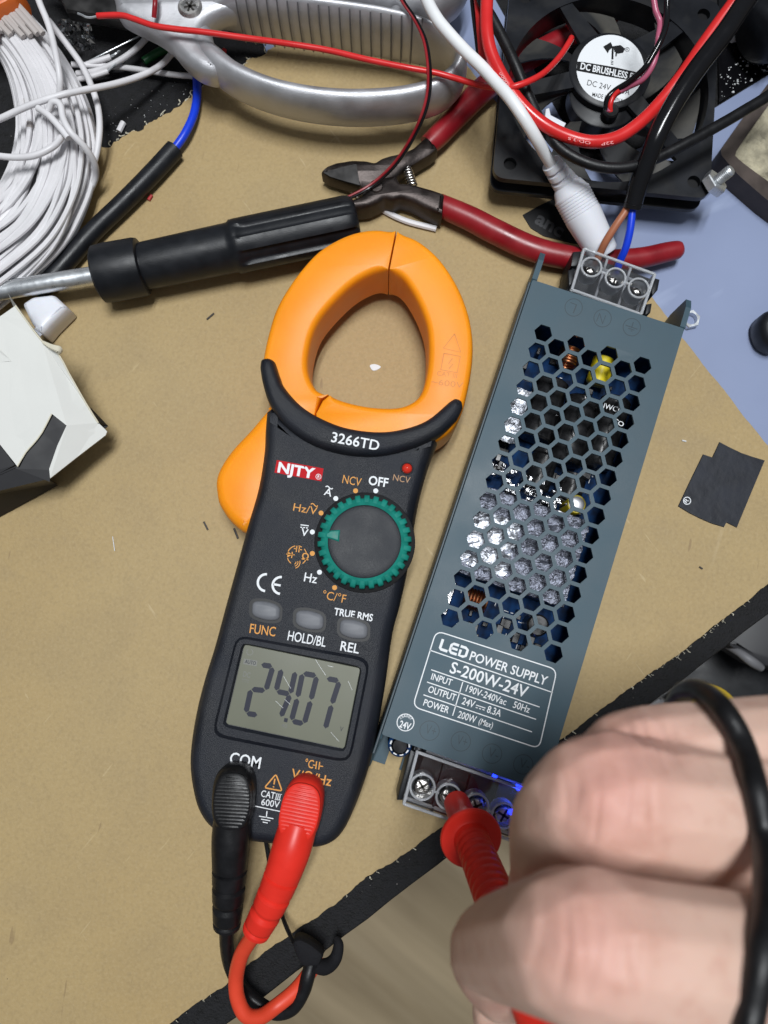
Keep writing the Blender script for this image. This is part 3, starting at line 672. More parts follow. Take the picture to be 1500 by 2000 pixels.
def lead(name, lab, capc, ax, capl, capw, gripc, gl, gw, boot, bootr, cable, cr, mplug, mcab):
    t = thing(name, lab, 'test lead', V(capc[0], capc[1], 30), 'test leads plugged into the meter')
    pl = obj('plug', slab(oval(capc, ax, capl, capw), 36, [(30.02, .2), (33, 0), (37.5, 0), (40, .7), (41.3, 2), (41.7, 3.4)]), mplug, t, smooth=50)
    g = MB(); slab(oval(gripc, ax, gl, gw), 41.5, [(39, 0), (41.6, 0), (42.0, .6)], g); ribs(g, gripc, ax, gl*.93, gw*.93, 15, 42.0, .42); obj('ribbed_grip', g, mplug, pl, smooth=50)
    # boot: smooth sleeve, then a segmented strain relief
    q = sm([tuple(b_)+(r_,) for b_, r_ in zip(boot, bootr)], 16); P = [V(*p[:3]) for p in q]; n = len(P); R_ = []
    for i, p in enumerate(q):
        f = i/(n-1); r_ = p[3]
        if f > .44:
            ph = ((f-.44)/.56*4.2) % 1.0; r_ = r_*(1-.19*(1 if .62 < ph < .80 else 0))
        if f > .985: r_ *= .86
        R_.append(r_/1000)
    obj('boot', tubew(P, R_, segs=28), mplug, t, smooth=50)
    obj('cable', tube(cable, cr, segs=14, n=8), mcab, t); return t
lead('test_lead', 'black test lead plugged into the COM socket of the meter', (456, 1558), (-.055, 1), 66, 40, (453, 1566), 56, 36,
     [(453, 1600, 36), (451, 1640, 35), (449, 1690, 33), (446, 1750, 30), (443, 1809, 26)], [5.6, 5.9, 5.5, 5.0, 4.3],
     [(443, 1800, 26), (443, 1842, 20), (449, 1880, 13), (462, 1912, 8), (480, 1938, 5), (508, 1962, 5), (541, 1978, 6), (572, 1968, 8), (592, 1937, 10), (602, 1905, 11), (612, 1870, 9), (626, 1846, 7)], 2.35, M['black_rubber'], M['black_rubber'])
lead('test_lead', 'red test lead plugged into the volt socket of the meter', (589, 1582), (-.20, .98), 66, 40, (585, 1588), 58, 38,
     [(583, 1610, 37), (570, 1655, 38), (553, 1705, 37), (528, 1765, 34), (499, 1821, 30)], [5.8, 6.0, 5.6, 5.1, 4.4],
     [(503, 1812, 30), (491, 1832, 27), (471, 1866, 22), (461, 1910, 18), (464, 1950, 16), (480, 1982, 15), (508, 1986, 13), (541, 1964, 10), (577, 1934, 9), (606, 1898, 9), (625, 1868, 7)], 2.45, M['red_plastic'], M['red_cable'])
# strap that bundles both leads
st = thing('cable_strap', 'black strap bundling the red and black leads at the table edge', 'strap', V(610, 1860, 0))
P = rc([(568, 1842), (583, 1833), (608, 1845), (633, 1866), (623, 1890), (590, 1892), (578, 1872)], 9)
obj('band', slab(P, 15, [(8, .8), (9, 0), (13, 0), (14.4, .5), (15.0, 1.6)]), M['velcro'], st)
obj('loose_end', tube([(612, 1884, 12), (636, 1888, 9), (655, 1872, 7), (661, 1846, 7), (656, 1832, 6)], [2.2, 2.6, 2.2, 1.8, 1.2], segs=10, n=6), M['velcro'], st)
obj('cord', tube([(517, 1632, 6), (522, 1660, 4), (532, 1720, 3), (547, 1775, 4), (560, 1812, 9), (574, 1840, 13)], .75, segs=8, n=6), M['black_rubber'], st)
# ================================================================== power supply
ZT = 26.0
A0 = V(1061, 649, ZT); G0 = V(1255, 715, ZT); A15 = V(878, 1207, ZT); G15 = V(1082, 1277, ZT)
EY = ((A0-A15)+(G0-G15)).normalized(); EX = Vector((EY.y, -EY.x, 0)); PITCH = ((A0-A15).length+(G0-G15).length)/30*1000
O0 = (A0+A15+G0+G15)/4-EX*(3*math.sqrt(3)/2*PITCH/1000)+EY*(7.5*PITCH/1000); O0.z = 0
def Lw(x, y, z): return O0+EX*(x/1000)+EY*(y/1000)+Vector((0, 0, z/1000))
def loc(px, py, z=ZT): d = V(px, py, z)-O0; return d.dot(EX)*1000, d.dot(EY)*1000
XL = (loc(1041, 543)[0]+loc(748, 1428)[0]+loc(1003, 658)[0])/3; XR = (loc(1329, 643)[0]+loc(1301, 750)[0]+loc(1108, 1430)[0])/3
YT = (loc(1041, 543)[1]+loc(1329, 643)[1])/2; YB = (loc(803, 1453)[1]+loc(1033, 1537)[1])/2
ps = thing('power_supply', 'blue grey power supply with hexagon vent holes lying beside the meter', 'power supply', Lw((XL+XR)/2, (YT+YB)/2, 0))
def lbox(x0, x1, y0, y1, z0, z1, mb=None, b=.25):
    mb = mb or MB(); vs = []; P = [(x0, y0), (x1, y0), (x1, y1), (x0, y1)]; b = min(b, (x1-x0)*.3, (y1-y0)*.3, (z1-z0)*.3)
    for z, i in ((z0, b), (z0+b, 0), (z1-b, 0), (z1, b)):
        for k, (x, y) in enumerate(P): vs.append(Lw(x+(i if k in (0, 3) else -i), y+(i if k < 2 else -i), z))
    fs = [(a*4+k, a*4+(k+1) % 4, a*4+4+(k+1) % 4, a*4+4+k) for a in range(3) for k in range(4)]+[(3, 2, 1, 0), (12, 13, 14, 15)]
    mb.add(vs, fs); return mb
# ---- perforated cover
hexes = []; rh = PITCH*.405/math.cos(math.pi/6)
for c_ in range(7):
    for r_ in range(16 if c_ % 2 == 0 else 15):
        cx = c_*math.sqrt(3)/2*PITCH; cy = -(r_+(.5 if c_ % 2 else 0))*PITCH
        hexes.append([tuple(Lw(cx+rh*math.cos(math.radians(60*k)), cy+rh*math.sin(math.radians(60*k)), 0)[:2]) for k in range(6)])
cor = rc([(XL, YT), (XR, YT), (XR, YB), (XL, YB)], .8)
mb = plate([tuple(Lw(x, y, 0)[:2]) for x, y in cor], hexes, ZT-1.0, ZT)
cov = obj('perforated_cover', mb, M['psu'], ps, smooth=30)
mb = lbox(XL+.0, XL+1.0, YB, YT+.2, 1, ZT-1.02); lbox(XR-1.0, XR, YB, YT+.2, 1, ZT-1.02, mb)
obj('side_walls', mb, M['psu'], ps, smooth=30)
mb = lbox(XL-.9, XL-.1, YB-7, YT, .2, ZT-2.2)
obj('outer_side', mb, M['psu_inner'], ps)
# base plate with ears and mounting tabs
YT2 = YT+11; YB2 = YB-13
mb = lbox(XL+1.1, XR-1.1, YB+.5, YT2-1, .3, 1.8)
obj('base_plate', mb, M['psu'], ps)
def prism(poly, axis_x0, axis_x1, mb=None):
    """poly in (y,z) local mm extruded along x"""
    mb = mb or MB(); n = len(poly); vs = [Lw(axis_x0, y, z) for y, z in poly]+[Lw(axis_x1, y, z) for y, z in poly]
    mb.add(vs, [(i, (i+1) % n, n+(i+1) % n, n+i) for i in range(n)]+[tuple(range(n-1, -1, -1)), tuple(range(n, 2*n))]); return mb
for x0 in (XL-.3, XR-1.6):
    obj('ear', prism([(YT-1, .4), (YT+11, .4), (YT+12.5, 8), (YT+12, 23), (YT+8, 25.6), (YT+.5, 25.9), (YT-1, 24)], x0, x0+1.9), M['psu'], ps, smooth=20)
# bottom tab with a U notch, its two fins
tabx0, tabx1 = XL+.5, loc(812, 1480, 6)[0]
nx = (tabx0+tabx1)/2+.6; hw = 2.7
U = [(tabx0, YB+2), (tabx0, YB2), (nx-hw, YB2)]+[(nx-hw*math.cos(math.pi*k/10), YB-7+hw*math.sin(math.pi*k/10)) for k in range(11)]+[(nx+hw, YB2), (tabx1, YB2), (tabx1, YB+2)]
mb = plate([tuple(Lw(x, y, 0)[:2]) for x, y in U], [], .5, 2.2); obj('mounting_tab', mb, M['psu'], ps)
obj('ear', prism([(YB+1, .5), (YB-14, .5), (YB-14.5, 6), (YB-10, 12), (YB-2, 22), (YB+1, 23)], XL-.9, XL+.6), M['psu'], ps, smooth=20)
obj('ear', prism([(YB+1, .5), (YB-13, .5), (YB-13, 8), (YB-8, 15), (YB+1, 20)], tabx1-.2, tabx1+1.4), M['black_plastic'], ps, smooth=20)
pc = loc(781, 1455, 16); q = Lw(pc[0], pc[1], 0)
tp = MB(); cpx = (781, 1456)
obj('trimmer', disc(*cpx, 18, 4.0, 2, 17, segs=24), M['pcb'], ps); obj('trimmer_knob', disc(*cpx, 18, 2.9, 17, 19, segs=20, b=.6), M['black_glossy'], ps)
mb = MB()
for k in range(9):
    a = k*2*math.pi/9; stroke([(cpx[0]+18*math.cos(a+d), cpx[1]+18*math.sin(a+d)) for d in (-.2, -.07, .07, .2)], 4, 17.3, mb)
obj('trimmer_marks', mb, M['white_print'], ps, smooth=0)
# ---- print on the cover
mb = MB(); z = ZT
fr = rc([(852, 1232), (1088, 1308), (1053, 1462), (806, 1380)], 16, 6); stroke(fr, 2.2, z, mb, closed=True)
stroke([(840, 1270), (1080, 1352.7)], 2, z, mb); stroke([(842, 1308), (1054, 1381)], 2, z, mb); stroke([(834, 1332), (1047, 1405)], 2, z, mb); stroke([(827, 1357), (1039, 1429.5)], 2, z, mb); stroke([(904, 1332), (884, 1398)], 2, z, mb)
# heavy rounded LED lettering
def P2(u, v, a=(855, 1268), b_=(910, 1286.5), cap=22):
    A = Vector(a); d = Vector(b_)-A; n = Vector((d.y, -d.x)).normalized(); return tuple(A+d*u+n*cap*v)
stroke([P2(.06, 1), P2(.06, .16), P2(.10, .09), P2(.33, .09)], 5.2, z, mb)
stroke([P2(.64, .91), P2(.46, .91), P2(.40, .78), P2(.40, .22), P2(.46, .09), P2(.66, .09)], 5.2, z, mb); stroke([P2(.42, .5), P2(.64, .5)], 4.6, z, mb)
stroke([P2(.74, .62), P2(.74, .09), P2(.88, .09), P2(.965, .22), P2(.965, .78), P2(.88, .91), P2(.70, .91)], 5.2, z, mb)
text('POWER SUPPLY', (916, 1288.5), (1066, 1339), 17.5, z, mb, .014)
text('S-200W-24V', (877, 1313), (1027, 1363), 22, z, mb, .014)
text('INPUT', (841, 1326.5), (881, 1339.5), 12.5, z, mb, .012); text('OUTPUT', (835, 1351.5), (888, 1369), 13, z, mb, .012); text('POWER', (826, 1377.5), (875, 1393.5), 13, z, mb, .012)
text('190V-240Vac', (909, 1350), (987, 1377.5), 13, z, mb, .01); text('50Hz', (1001, 1381.5), (1033, 1392.5), 13, z, mb, .01)
text('24V', (901, 1374.5), (925, 1383), 13.5, z, mb, .012); text('8.3A', (950, 1391), (977, 1400), 13.5, z, mb, .012)
stroke([(930, 1377), (948, 1383)], 1.8, z, mb)
for k in range(3): stroke([(929+k*6.6, 1381.5+k*2.1), (933+k*6.6, 1382.8+k*2.1)], 1.8, z, mb)
text('200W', (893, 1401), (928, 1412.5), 13.5, z, mb, .012); text('(Max)', (934, 1413.5), (961, 1422.5), 11.5, z, mb, .008)
stroke(arc(792, 1411, 16.5, 0, 354, 40), 1.8, z, mb, closed=True); text('24V', (779, 1419.5), (800, 1426), 13, z, mb, .02)
for k, ch in enumerate('XS6007'):
    a = math.radians(150-k*21-12); x, y = 792+10.5*math.cos(a), 1411-10.5*math.sin(a); tx, ty = math.sin(a), math.cos(a)
    text(ch, (x-tx*1.8, y-ty*1.8), (x+tx*1.8, y+ty*1.8), 5, z, mb, .01)
obj('white_lettering', mb, M['white_print'], cov, smooth=0)
mb = MB()
for x, y, ch in ((839, 1427, 'V+'), (900, 1448, 'V+'), (961, 1472, 'V-'), (1022, 1493, 'V-')):
    stroke(arc(x, y, 19, 0, 354, 40), 1.3, z, mb, closed=True); text(ch, (x-9, y+5), (x+10, y+12), 19, z, mb, -.012, shear=-.1)
for x, y, ch in ((1120.5, 600.5, 'L'), (1177, 621.5, 'N')):
    stroke(arc(x, y, 17, 0, 354, 40), 1.3, z, mb, closed=True); text(ch, (x+7, y-6), (x-6, y-11), 19, z, mb, -.02)
x, y = 1234, 639; stroke(arc(x, y, 17, 0, 354, 40), 1.3, z, mb, closed=True); stroke([(x-12, y-4), (x+11, y+4)], 1.6, z, mb); stroke([(x-7, y+2), (x+5, y+6)], 1.4, z, mb); stroke([(x, y), (x+3, y-10)], 1.6, z, mb); stroke([(x-2, y+7), (x+1, y+8)], 1.4, z, mb)
obj('engraved_lettering', mb, M['psu_dark'], cov, smooth=0)
# ---- inside: circuit board and components
pcb = obj('circuit_board', lbox(XL+1.6, XR-1.6, YB+.5, YT-.5, 4, 5.6), M['pcb'], ps)
S3 = math.sqrt(3)/2*PITCH
def hy(r): return -r*PITCH
mb = lbox(0-3, 4.4*S3, hy(13.0), hy(9.6), 6, 19.5); bmv = mb.v
# crumpled foil heat sink: dense sheet with random facets
def foil(x0, x1, y0, y1, z0, amp, nx=26, ny=40, mb=None):
    mb = mb or MB(); rnd = random.Random(5); vs = []; fs = []
    for j in range(ny+1):
        for i in range(nx+1):
            vs.append(Lw(x0+(x1-x0)*(i+rnd.uniform(-.3, .3))/nx, y0+(y1-y0)*(j+rnd.uniform(-.3, .3))/ny, z0+rnd.uniform(-amp, amp)*rnd.random()))
    for j in range(ny):
        for i in range(nx):
            a = j*(nx+1)+i; q = (a, a+1, a+nx+2, a+nx+1); fs += [(q[0], q[1], q[2]), (q[0], q[2], q[3])]
    mb.add(vs, fs); return mb
obj('foil_shield', foil(-3.5, 2.3*S3, hy(12.2), hy(9.4), 20.6, .75, 12, 18), M['foil'], ps, smooth=20)
obj('foil_shield', foil(-3.5, 6.0*S3, hy(12.7), hy(8.2), 20.1, .45), M['dark_foil'], ps, smooth=20)
mb = lbox(-3.6, 6.05*S3, hy(12.7), hy(8.2), 6, 19.4); obj('transformer', mb, M['chip'], ps)
obj('foil_strip', foil(-4.2, .55*S3, hy(5.6), hy(2.7), 18.0, .4, 8, 20), M['foil'], ps, smooth=20)
def can(x0, y0, x1, y1, r, zc, m_, name):
    o = obj(name, lathe(Lw(x0, y0, zc), Lw(x1, y1, zc), [(0, r*.85), (.03, r), (.10, r), (.13, r*.92), (.16, r), (.97, r), (1, r*.9)], segs=28), M[m_], ps); return o
can(1.6*S3, hy(1.6), 1.6*S3, hy(4.9), 6.2, 14, 'chip', 'capacitor'); can(3.7*S3, hy(2.0), 3.7*S3, hy(5.6), 6.2, 14, 'chip', 'capacitor'); can(5.6*S3, hy(1.4), 5.6*S3, hy(5.2), 5.4, 13, 'chip', 'capacitor'); can(2.6*S3, hy(5.2), 2.6*S3, hy(7.3), 4.8, 12, 'chip', 'capacitor'); can(4.6*S3, hy(5.9), 4.6*S3, hy(7.4), 4.6, 12, 'chip', 'capacitor')
mb = MB()
cw = Lw(4.15*S3, hy(.35), 13); lathe(Lw(4.15*S3, hy(-.4), 14.5), Lw(4.15*S3, hy(1.05), 14.5), [(0, 3.4), (.05, 4), (.95, 4), (1, 3.4)], mb, 26); obj('coil', mb, M['yellow_tape'], ps)
def wind(P): obj('copper_winding', tubew(P, .0005, segs=8, closed=True), M['copper'], ps)
for k in range(6): cy_ = hy(-.35)-k*1.1; wind([Lw(2.1*S3+3.4*math.cos(a*math.pi/8), cy_, 13+3.4*math.sin(a*math.pi/8)) for a in range(16)])
for k in range(7): cx_ = .7*S3+k*1.15; wind([Lw(cx_, hy(13.7)+3.4*math.cos(a*math.pi/8), 13+3.4*math.sin(a*math.pi/8)) for a in range(16)])
mb = MB(); rnd = random.Random(11)
for (x0, x1, y0, y1) in ((-.6, 3.4, 6.7, 8.2), (2.2, 4.6, 7.0, 8.4)):
    for i in range(46):
        x = rnd.uniform(x0*S3, x1*S3); y = hy(rnd.uniform(y0, y1)); w, h = rnd.uniform(.8, 2.2), rnd.uniform(.8, 2.0); lbox(x-w/2, x+w/2, y-h/2, y+h/2, 5.7, 5.7+rnd.uniform(5, 12.5), mb)
obj('solder_parts', mb, M['solder'], ps, smooth=0)
mb = MB()
for i in range(60):
    x = rnd.uniform(-.8*S3, 6*S3); y = hy(rnd.choice((rnd.uniform(13.4, 15.6), rnd.uniform(0, 8)))); w, h = rnd.uniform(1, 4), rnd.uniform(1, 4); lbox(x-w/2, x+w/2, y-h/2, y+h/2, 5.7, 5.7+rnd.uniform(1, 8), mb)
obj('small_chips', mb, M['chip'], ps, smooth=0)
mb = MB()
for i in range(60):
    x = rnd.uniform(-.5*S3, 6.2*S3); y = hy(rnd.choice((rnd.uniform(13.2, 15.6), rnd.uniform(0, 8.4)))); w, h = rnd.choice(((1.6, .25), (.25, 1.6), (.5, .5), (1.0, .3))); lbox(x-w/2, x+w/2, y-h/2, y+h/2, 5.62, 5.7, mb, .02)
obj('board_marks', mb, M['white_print'], ps, smooth=0)
obj('capacitor', lathe(Lw(5.05*S3, hy(7.5), 5), Lw(5.05*S3, hy(7.5), 17.5), [(0, 3.4), (.95, 3.4), (1, 3.0)], segs=26), M['yellow_tape'], ps); obj('capacitor_top', lathe(Lw(5.05*S3, hy(7.5), 17.4), Lw(5.05*S3, hy(7.5), 17.9), [(0, 2.7), (.8, 2.7), (1, 2.5)], segs=26), M['cap_top'], ps)
obj('capacitor', lathe(Lw(5.05*S3, hy(13.9), 5), Lw(5.05*S3, hy(13.9), 16.5), [(0, 3.8), (.95, 3.8), (1, 3.2)], segs=26), M['chip'], ps)
obj('transistor', lbox(-.7*S3, -.1*S3, hy(14.9), hy(13.2), 6, 15), M['solder'], ps)
mb = MB()
for a, b_, cap, zz, tx in (((1176, 796), (1216, 808), 10, 20.25, 'JWCO'), ((1196, 824), (1216, 834), 9, 20.25, 'CO'), ((1066, 806), (1090, 812), 9, 18.4, 'R')): text(tx, a, b_, cap, zz, mb, .01)
obj('capacitor_print', mb, M['white_print'], ps, smooth=0)
# ---- terminal blocks
def screw(px, py, z, r, mb, ang):
    c = V(px, py, z); c.z = 0
    lathe(c+Vector((0, 0, (z-1.6)/1000)), c+Vector((0, 0, z/1000)), [(0, r), (.6, r), (.9, r*.85), (1, r*.6)], mb, 24)
def slots(px, py, z, r, mb, ang):
    c = V(px, py, z)
    for a in (ang, ang+math.pi/2):
        d = Vector((math.cos(a), math.sin(a), 0)); q_ = Vector((-d.y, d.x, 0)); w = r*.14/1000; l = r*.8/1000
        mb.add([c+d*l+q_*w+Vector((0, 0, 6e-5)), c+d*l-q_*w+Vector((0, 0, 6e-5)), c-d*l-q_*w+Vector((0, 0, 6e-5)), c-d*l+q_*w+Vector((0, 0, 6e-5))], [(0, 1, 2, 3)])
def terminal(quad, wells, wr, lid_z, dark):
    tb = obj('terminal_block', slab(rc(quad, 4), lid_z-9, [(2, .3), (2.4, 0), (lid_z-13, 0), (lid_z-12.6, .3)]), M['black_plastic'], ps)
    # barrier walls between the wells
    n = len(wells); a, b_, c_, d_ = [Vector(p) for p in quad]; mbw = MB()
    for k in range(n+1):
        f = k/n; p = a+(b_-a)*f; q_ = d_+(c_-d_)*f; t_ = (b_-a).normalized()*2.2
        slab([tuple(p-t_), tuple(p+t_), tuple(q_+t_), tuple(q_-t_)], lid_z-9, [(lid_z-13, 0), (lid_z-8.5, 0)], mbw)
    obj('barrier', mbw, M['black_plastic' if dark else 'clear_edge'], tb)
    for i, (x, y) in enumerate(wells):
        ms = MB(); sl = MB(); cl = MB()
        screw(x, y, lid_z-6.5, wr*.78, ms, 0); slots(x, y, lid_z-6.5, wr*.78, sl, .5+i*.7)
        u = (c_-b_).normalized()*-wr*5.2; w_ = (b_-a).normalized()*wr*4.6
        for sgn in (1,):
            cc = Vector((x, y))+u*.62*sgn; k_ = 1.0 if dark else 1.12; u = u*k_; w_ = w_*k_; P = [tuple(cc-w_*.62-u*.33), tuple(cc+w_*.62-u*.33), tuple(cc+w_*.62+u*.33), tuple(cc-w_*.62+u*.33)]; slab(rc(P, 3), lid_z-8, box(lid_z-10.5, lid_z-8.6, .4), cl)
        obj('screw', ms, M['steel'], tb); obj('screw_slot', sl, M['dark_screw'], tb, smooth=0); obj('clamp_plate', cl, M['zinc'], tb)
    # clear lid: top sheet with round wells, rim walls and collars
    o_ = [tuple(V(p[0], p[1], lid_z)[:2]) for p in rc(quad, 3)]; hol = []
    for x, y in wells:
        cc = V(x, y, lid_z); hol.append([(cc.x+math.cos(t*math.pi/14)*wr/1000, cc.y+math.sin(t*math.pi/14)*wr/1000) for t in range(28)])
    obj('clear_lid', plate(o_, hol, lid_z-.9, lid_z), M['clear'], tb, smooth=30)
    mbr = MB(); P = [Vector(p) for p in quad]
    for k in range(4):
        tubew([V(*P[k], lid_z-.4), V(*P[(k+1) % 4], lid_z-.4)], .00055, mbr, 8)
        g0 = V(*P[k], lid_z); g1 = V(*P[(k+1) % 4], lid_z); tubew([Vector((g.x, g.y, (lid_z-9)/1000)) for g in (g0, g1)], .0006, mbr, 8)
        tubew([Vector((g0.x, g0.y, (lid_z-9)/1000)), Vector((g0.x, g0.y, (lid_z-.4)/1000))], .0005, mbr, 8)
    for k in range(n-1):
        p = Vector(wells[k]); q_ = Vector(wells[k+1]); d = (q_-p).normalized()*(wr*5.6); tubew([V(*(p+d), lid_z-.1), V(*(q_-d), lid_z-.1)], .00045, mbr, 8)
    obj('lid_rim', mbr, M['clear_edge'], tb)
    for x, y in wells: obj('screw_well', ring(x, y, lid_z, wr+.75, wr, lid_z-6, lid_z+.5), M['clear_edge'], tb)
    return tb
TQ = [(1141, 486), (1279, 536), (1252, 614), (1117, 566)]
terminal(TQ, [(1155, 522), (1202, 543), (1247, 563)], 3.1, 24, 0)
for P in ([(1118, 494), (1137, 492), (1135, 512), (1125, 522), (1114, 522)], [(1108, 530), (1122, 526), (1121, 552), (1110, 562)], [(1278, 545), (1287, 548), (1283, 568), (1273, 580), (1270, 570)], [(1261, 596), (1272, 594), (1269, 612), (1258, 618)]):
    obj('terminal_clip', slab(P, 20, box(4, 21)), M['black_plastic'], ps)
BQ = [(815, 1469), (1032, 1545), (1003, 1643), (789, 1570)]
bt = terminal(BQ, [(825, 1537), (876, 1556), (930, 1575), (984, 1593)], 3.6, 22, 1)
mb = MB(); slab([(802, 1462), (812, 1468), (800, 1510), (786, 1560), (775, 1560), (790, 1505)], 16, box(2, 18), mb); obj('terminal_clip', mb, M['black_plastic'], ps)
# blue indicator lamp, plus emissive strips painting its glow on the terminal edge
lp = MB()
for x, y, r_ in ((998, 1586, .9), (1012, 1540, .7)): 
    c = V(x, y, 17); lathe(c-Vector((0, 0, .001)), c+Vector((0, 0, .001)), [(0, r_*.5), (.3, r_), (.7, r_), (1, r_*.5)], lp, 12)
for a, b_, r_ in (((962, 1514), (970, 1518), .0005), ((1008, 1534), (1024, 1541), .0005)): tubew([V(*a, 20.5), V(*b_, 20.5)], r_, lp, 8)
obj('indicator_lamp', lp, M['led_blue_glow'], ps)
pl_ = bpy.data.lights.new('indicator_glow', 'POINT'); pl_.energy = .0018; pl_.color = (.05, .12, 1); pl_.shadow_soft_size = .002
po = bpy.data.objects.new('indicator_glow', pl_); COL.objects.link(po); po.location = V(1008, 1552, 20)

# ================================================================== mains cable into the upper terminal
pw = thing('mains_cable', 'thick glossy black mains cable ending in brown and blue wires', 'cable', V(1236, 400, 12))
mc = [(1500, -60, 52), (1458, 0, 50), (1415, 64, 49), (1360, 136, 47), (1318, 200, 45), (1284, 264, 42), (1260, 324, 37), (1246, 364, 33), (1236, 402, 29)]
obj('sheath', tube(mc, 3.25, segs=20, n=8), M['black_glossy'], pw)
obj('sheath_end', tube([(1238, 396, 30), (1236, 404, 29)], 3.3, segs=20, n=1), M['black_rubber'], pw)
obj('brown_core', tube([(1229, 396, 29), (1222, 412, 28), (1203, 440, 26), (1184, 470, 23), (1172, 495, 19), (1160, 522, 15)], 1.35, segs=12, n=8), M['brown_wire'], pw)
obj('blue_core', tube([(1236, 398, 29), (1234, 420, 28), (1230, 452, 26), (1222, 484, 23), (1211, 510, 19), (1203, 535, 15)], 1.35, segs=12, n=8), M['blue_wire'], pw)
# ================================================================== screwdriver
sd = thing('screwdriver', 'black handled screwdriver with round steel shaft lying above the meter jaw', 'screwdriver', V(440, 490, 0))
a0 = V(-60, 578, 12); a1 = V(192, 537, 12); obj('shaft', lathe(a0, a1, [(0, 3.4), (1, 3.4)], segs=28), M['zinc'], sd)
b0 = V(190, 537, 12); b1 = V(281, 520, 12); obj('collar', lathe(b0, b1, [(0, 9.0), (.05, 10.3), (.3, 10.6), (.9, 10.5), (.97, 10.2), (1, 9.3)], segs=48), M['black_plastic'], sd)
c0 = V(276, 521, 12); c1 = V(699, 432, 12)
def flute(f, a):
    if f < .44: return 1
    k = min(1, (f-.44)/.05)*min(1, (1.0-f)/.04+.25)
    return 1-.15*k*(1 if math.cos(6*a+.6) > .25 else max(0, (math.cos(6*a+.6)+.15)/.4))
pr = [(0, 8.2), (.03, 8.5), (.2, 8.7), (.40, 8.9), (.42, 9.0), (.43, 9.7), (.45, 10.0)]+[(.46+.02*k, 10.0) for k in range(25)]+[(.955, 9.95), (.97, 9.7), (.985, 9.0), (.996, 7.6), (1, 5)]
obj('handle', lathe(c0, c1, pr, segs=96, rmod=flute), M['black_plastic'], sd, smooth=50)

# ================================================================== black sleeve with blue wire
sl = thing('sleeved_wire', 'blue wire running into a thick black sleeve between coil and scissors', 'wire', V(230, 410, 0))
obj('sleeve', tube([(70, 575, 4), (120, 522, 4), (180, 455, 4.2), (240, 397, 4.3), (292, 345, 4.2), (342, 291, 4)], [3.5, 3.6, 3.6, 3.6, 3.7, 3.7], segs=22, n=8), M['black_plastic'], sl)
obj('sleeve_mouth', tube([(339.5, 293.5, 4.2), (343, 289.5, 4.2)], 3.1, segs=20, n=1), M['label_black'], sl)
obj('core', tube([(334, 298, 4), (346, 284, 4.2), (362, 260, 4.6), (377, 228, 4), (384, 196, 3), (385, 165, 3), (382, 130, 3)], 1.65, segs=14, n=8), M['blue_wire'], sl)

# ================================================================== diagonal cutters
cu = thing('diagonal_cutters', 'worn diagonal cutters with dark jaws and red dipped handles', 'cutters', V(800, 360, 0))
up = [(626, 336), (638, 325), (656, 318), (688, 313), (715, 314), (732, 318), (746, 309), (762, 304), (786, 299), (806, 290), (822, 276), (836, 262), (856, 292), (842, 304), (822, 316), (806, 326), (790, 332), (778, 345), (772, 362), (740, 388), (706, 386), (704, 364), (672, 356), (640, 346)]
upo = obj('jaw', slab(rc(up, 4), 9, [(2, 1), (3, 0), (8, 0), (9.4, .5), (10, 1.6)]), M['old_steel'], cu)
obj('bevel', slab([(630, 337), (668, 325), (697, 319), (704, 363), (674, 355), (645, 346)], 10, [(9.7, 0), (10.06, .2)]), M['blade_steel'], upo, smooth=20)  # flat face in darker steel, standing in for a tilted bevel's dark reflection
lo = [(636, 398), (660, 397), (690, 389), (704, 384), (726, 362), (752, 346), (774, 344), (780, 358), (800, 359), (820, 364), (845, 371), (868, 379), (864, 421), (846, 414), (824, 404), (804, 394), (784, 388), (768, 392), (752, 388), (740, 396), (720, 405), (690, 408), (650, 404)]
obj('jaw', slab(rc(lo, 4), 11, [(1.5, 1), (2.5, 0), (10.3, 0), (11.4, .5), (12, 1.6)]), M['old_steel'], cu)
mb = MB()
obj('pivot', disc(735, 364, 12, 2.6, 10, 12.6, segs=24, b=.4), M['old_steel'], cu)
P = []
for k in range(91):
    f = k/90; a = f*2*math.pi*8; c = V(793+f*14, 324+f*42, 7.5); P.append(c+Vector((math.cos(a)*.0017, 0, math.sin(a)*.0017)))
obj('spring', tubew(P, .0004, segs=7), M['steel'], cu)
obj('handle', tube([(856, 398, 6.5), (880, 410, 6.5), (920, 428, 6.5), (970, 454, 6.5), (1040, 486, 6.5), (1110, 503, 6.5), (1180, 509, 6.2), (1250, 504, 6), (1300, 493, 6), (1324, 488, 6), (1332, 487, 6), (1335, 486.5, 6)], [3.9, 4.3, 4.5, 4.6, 4.6, 4.4, 4.1, 3.9, 3.7, 3.3, 2.3, .6], segs=24, n=8, up=Vector((0, 0, 1)), rh=None), M['grip_red'], cu)
obj('handle', tube([(836, 284, 6.5), (855, 266, 6.5), (880, 240, 6.5), (905, 213, 6.5), (935, 183, 6.5), (990, 138, 6.2), (1060, 98, 6), (1140, 55, 6), (1200, 26, 6)], [3.8, 4.2, 4.3, 4.6, 4.8, 4.6, 4.4, 4.0, 3.4], segs=24, n=8), M['grip_red'], cu)

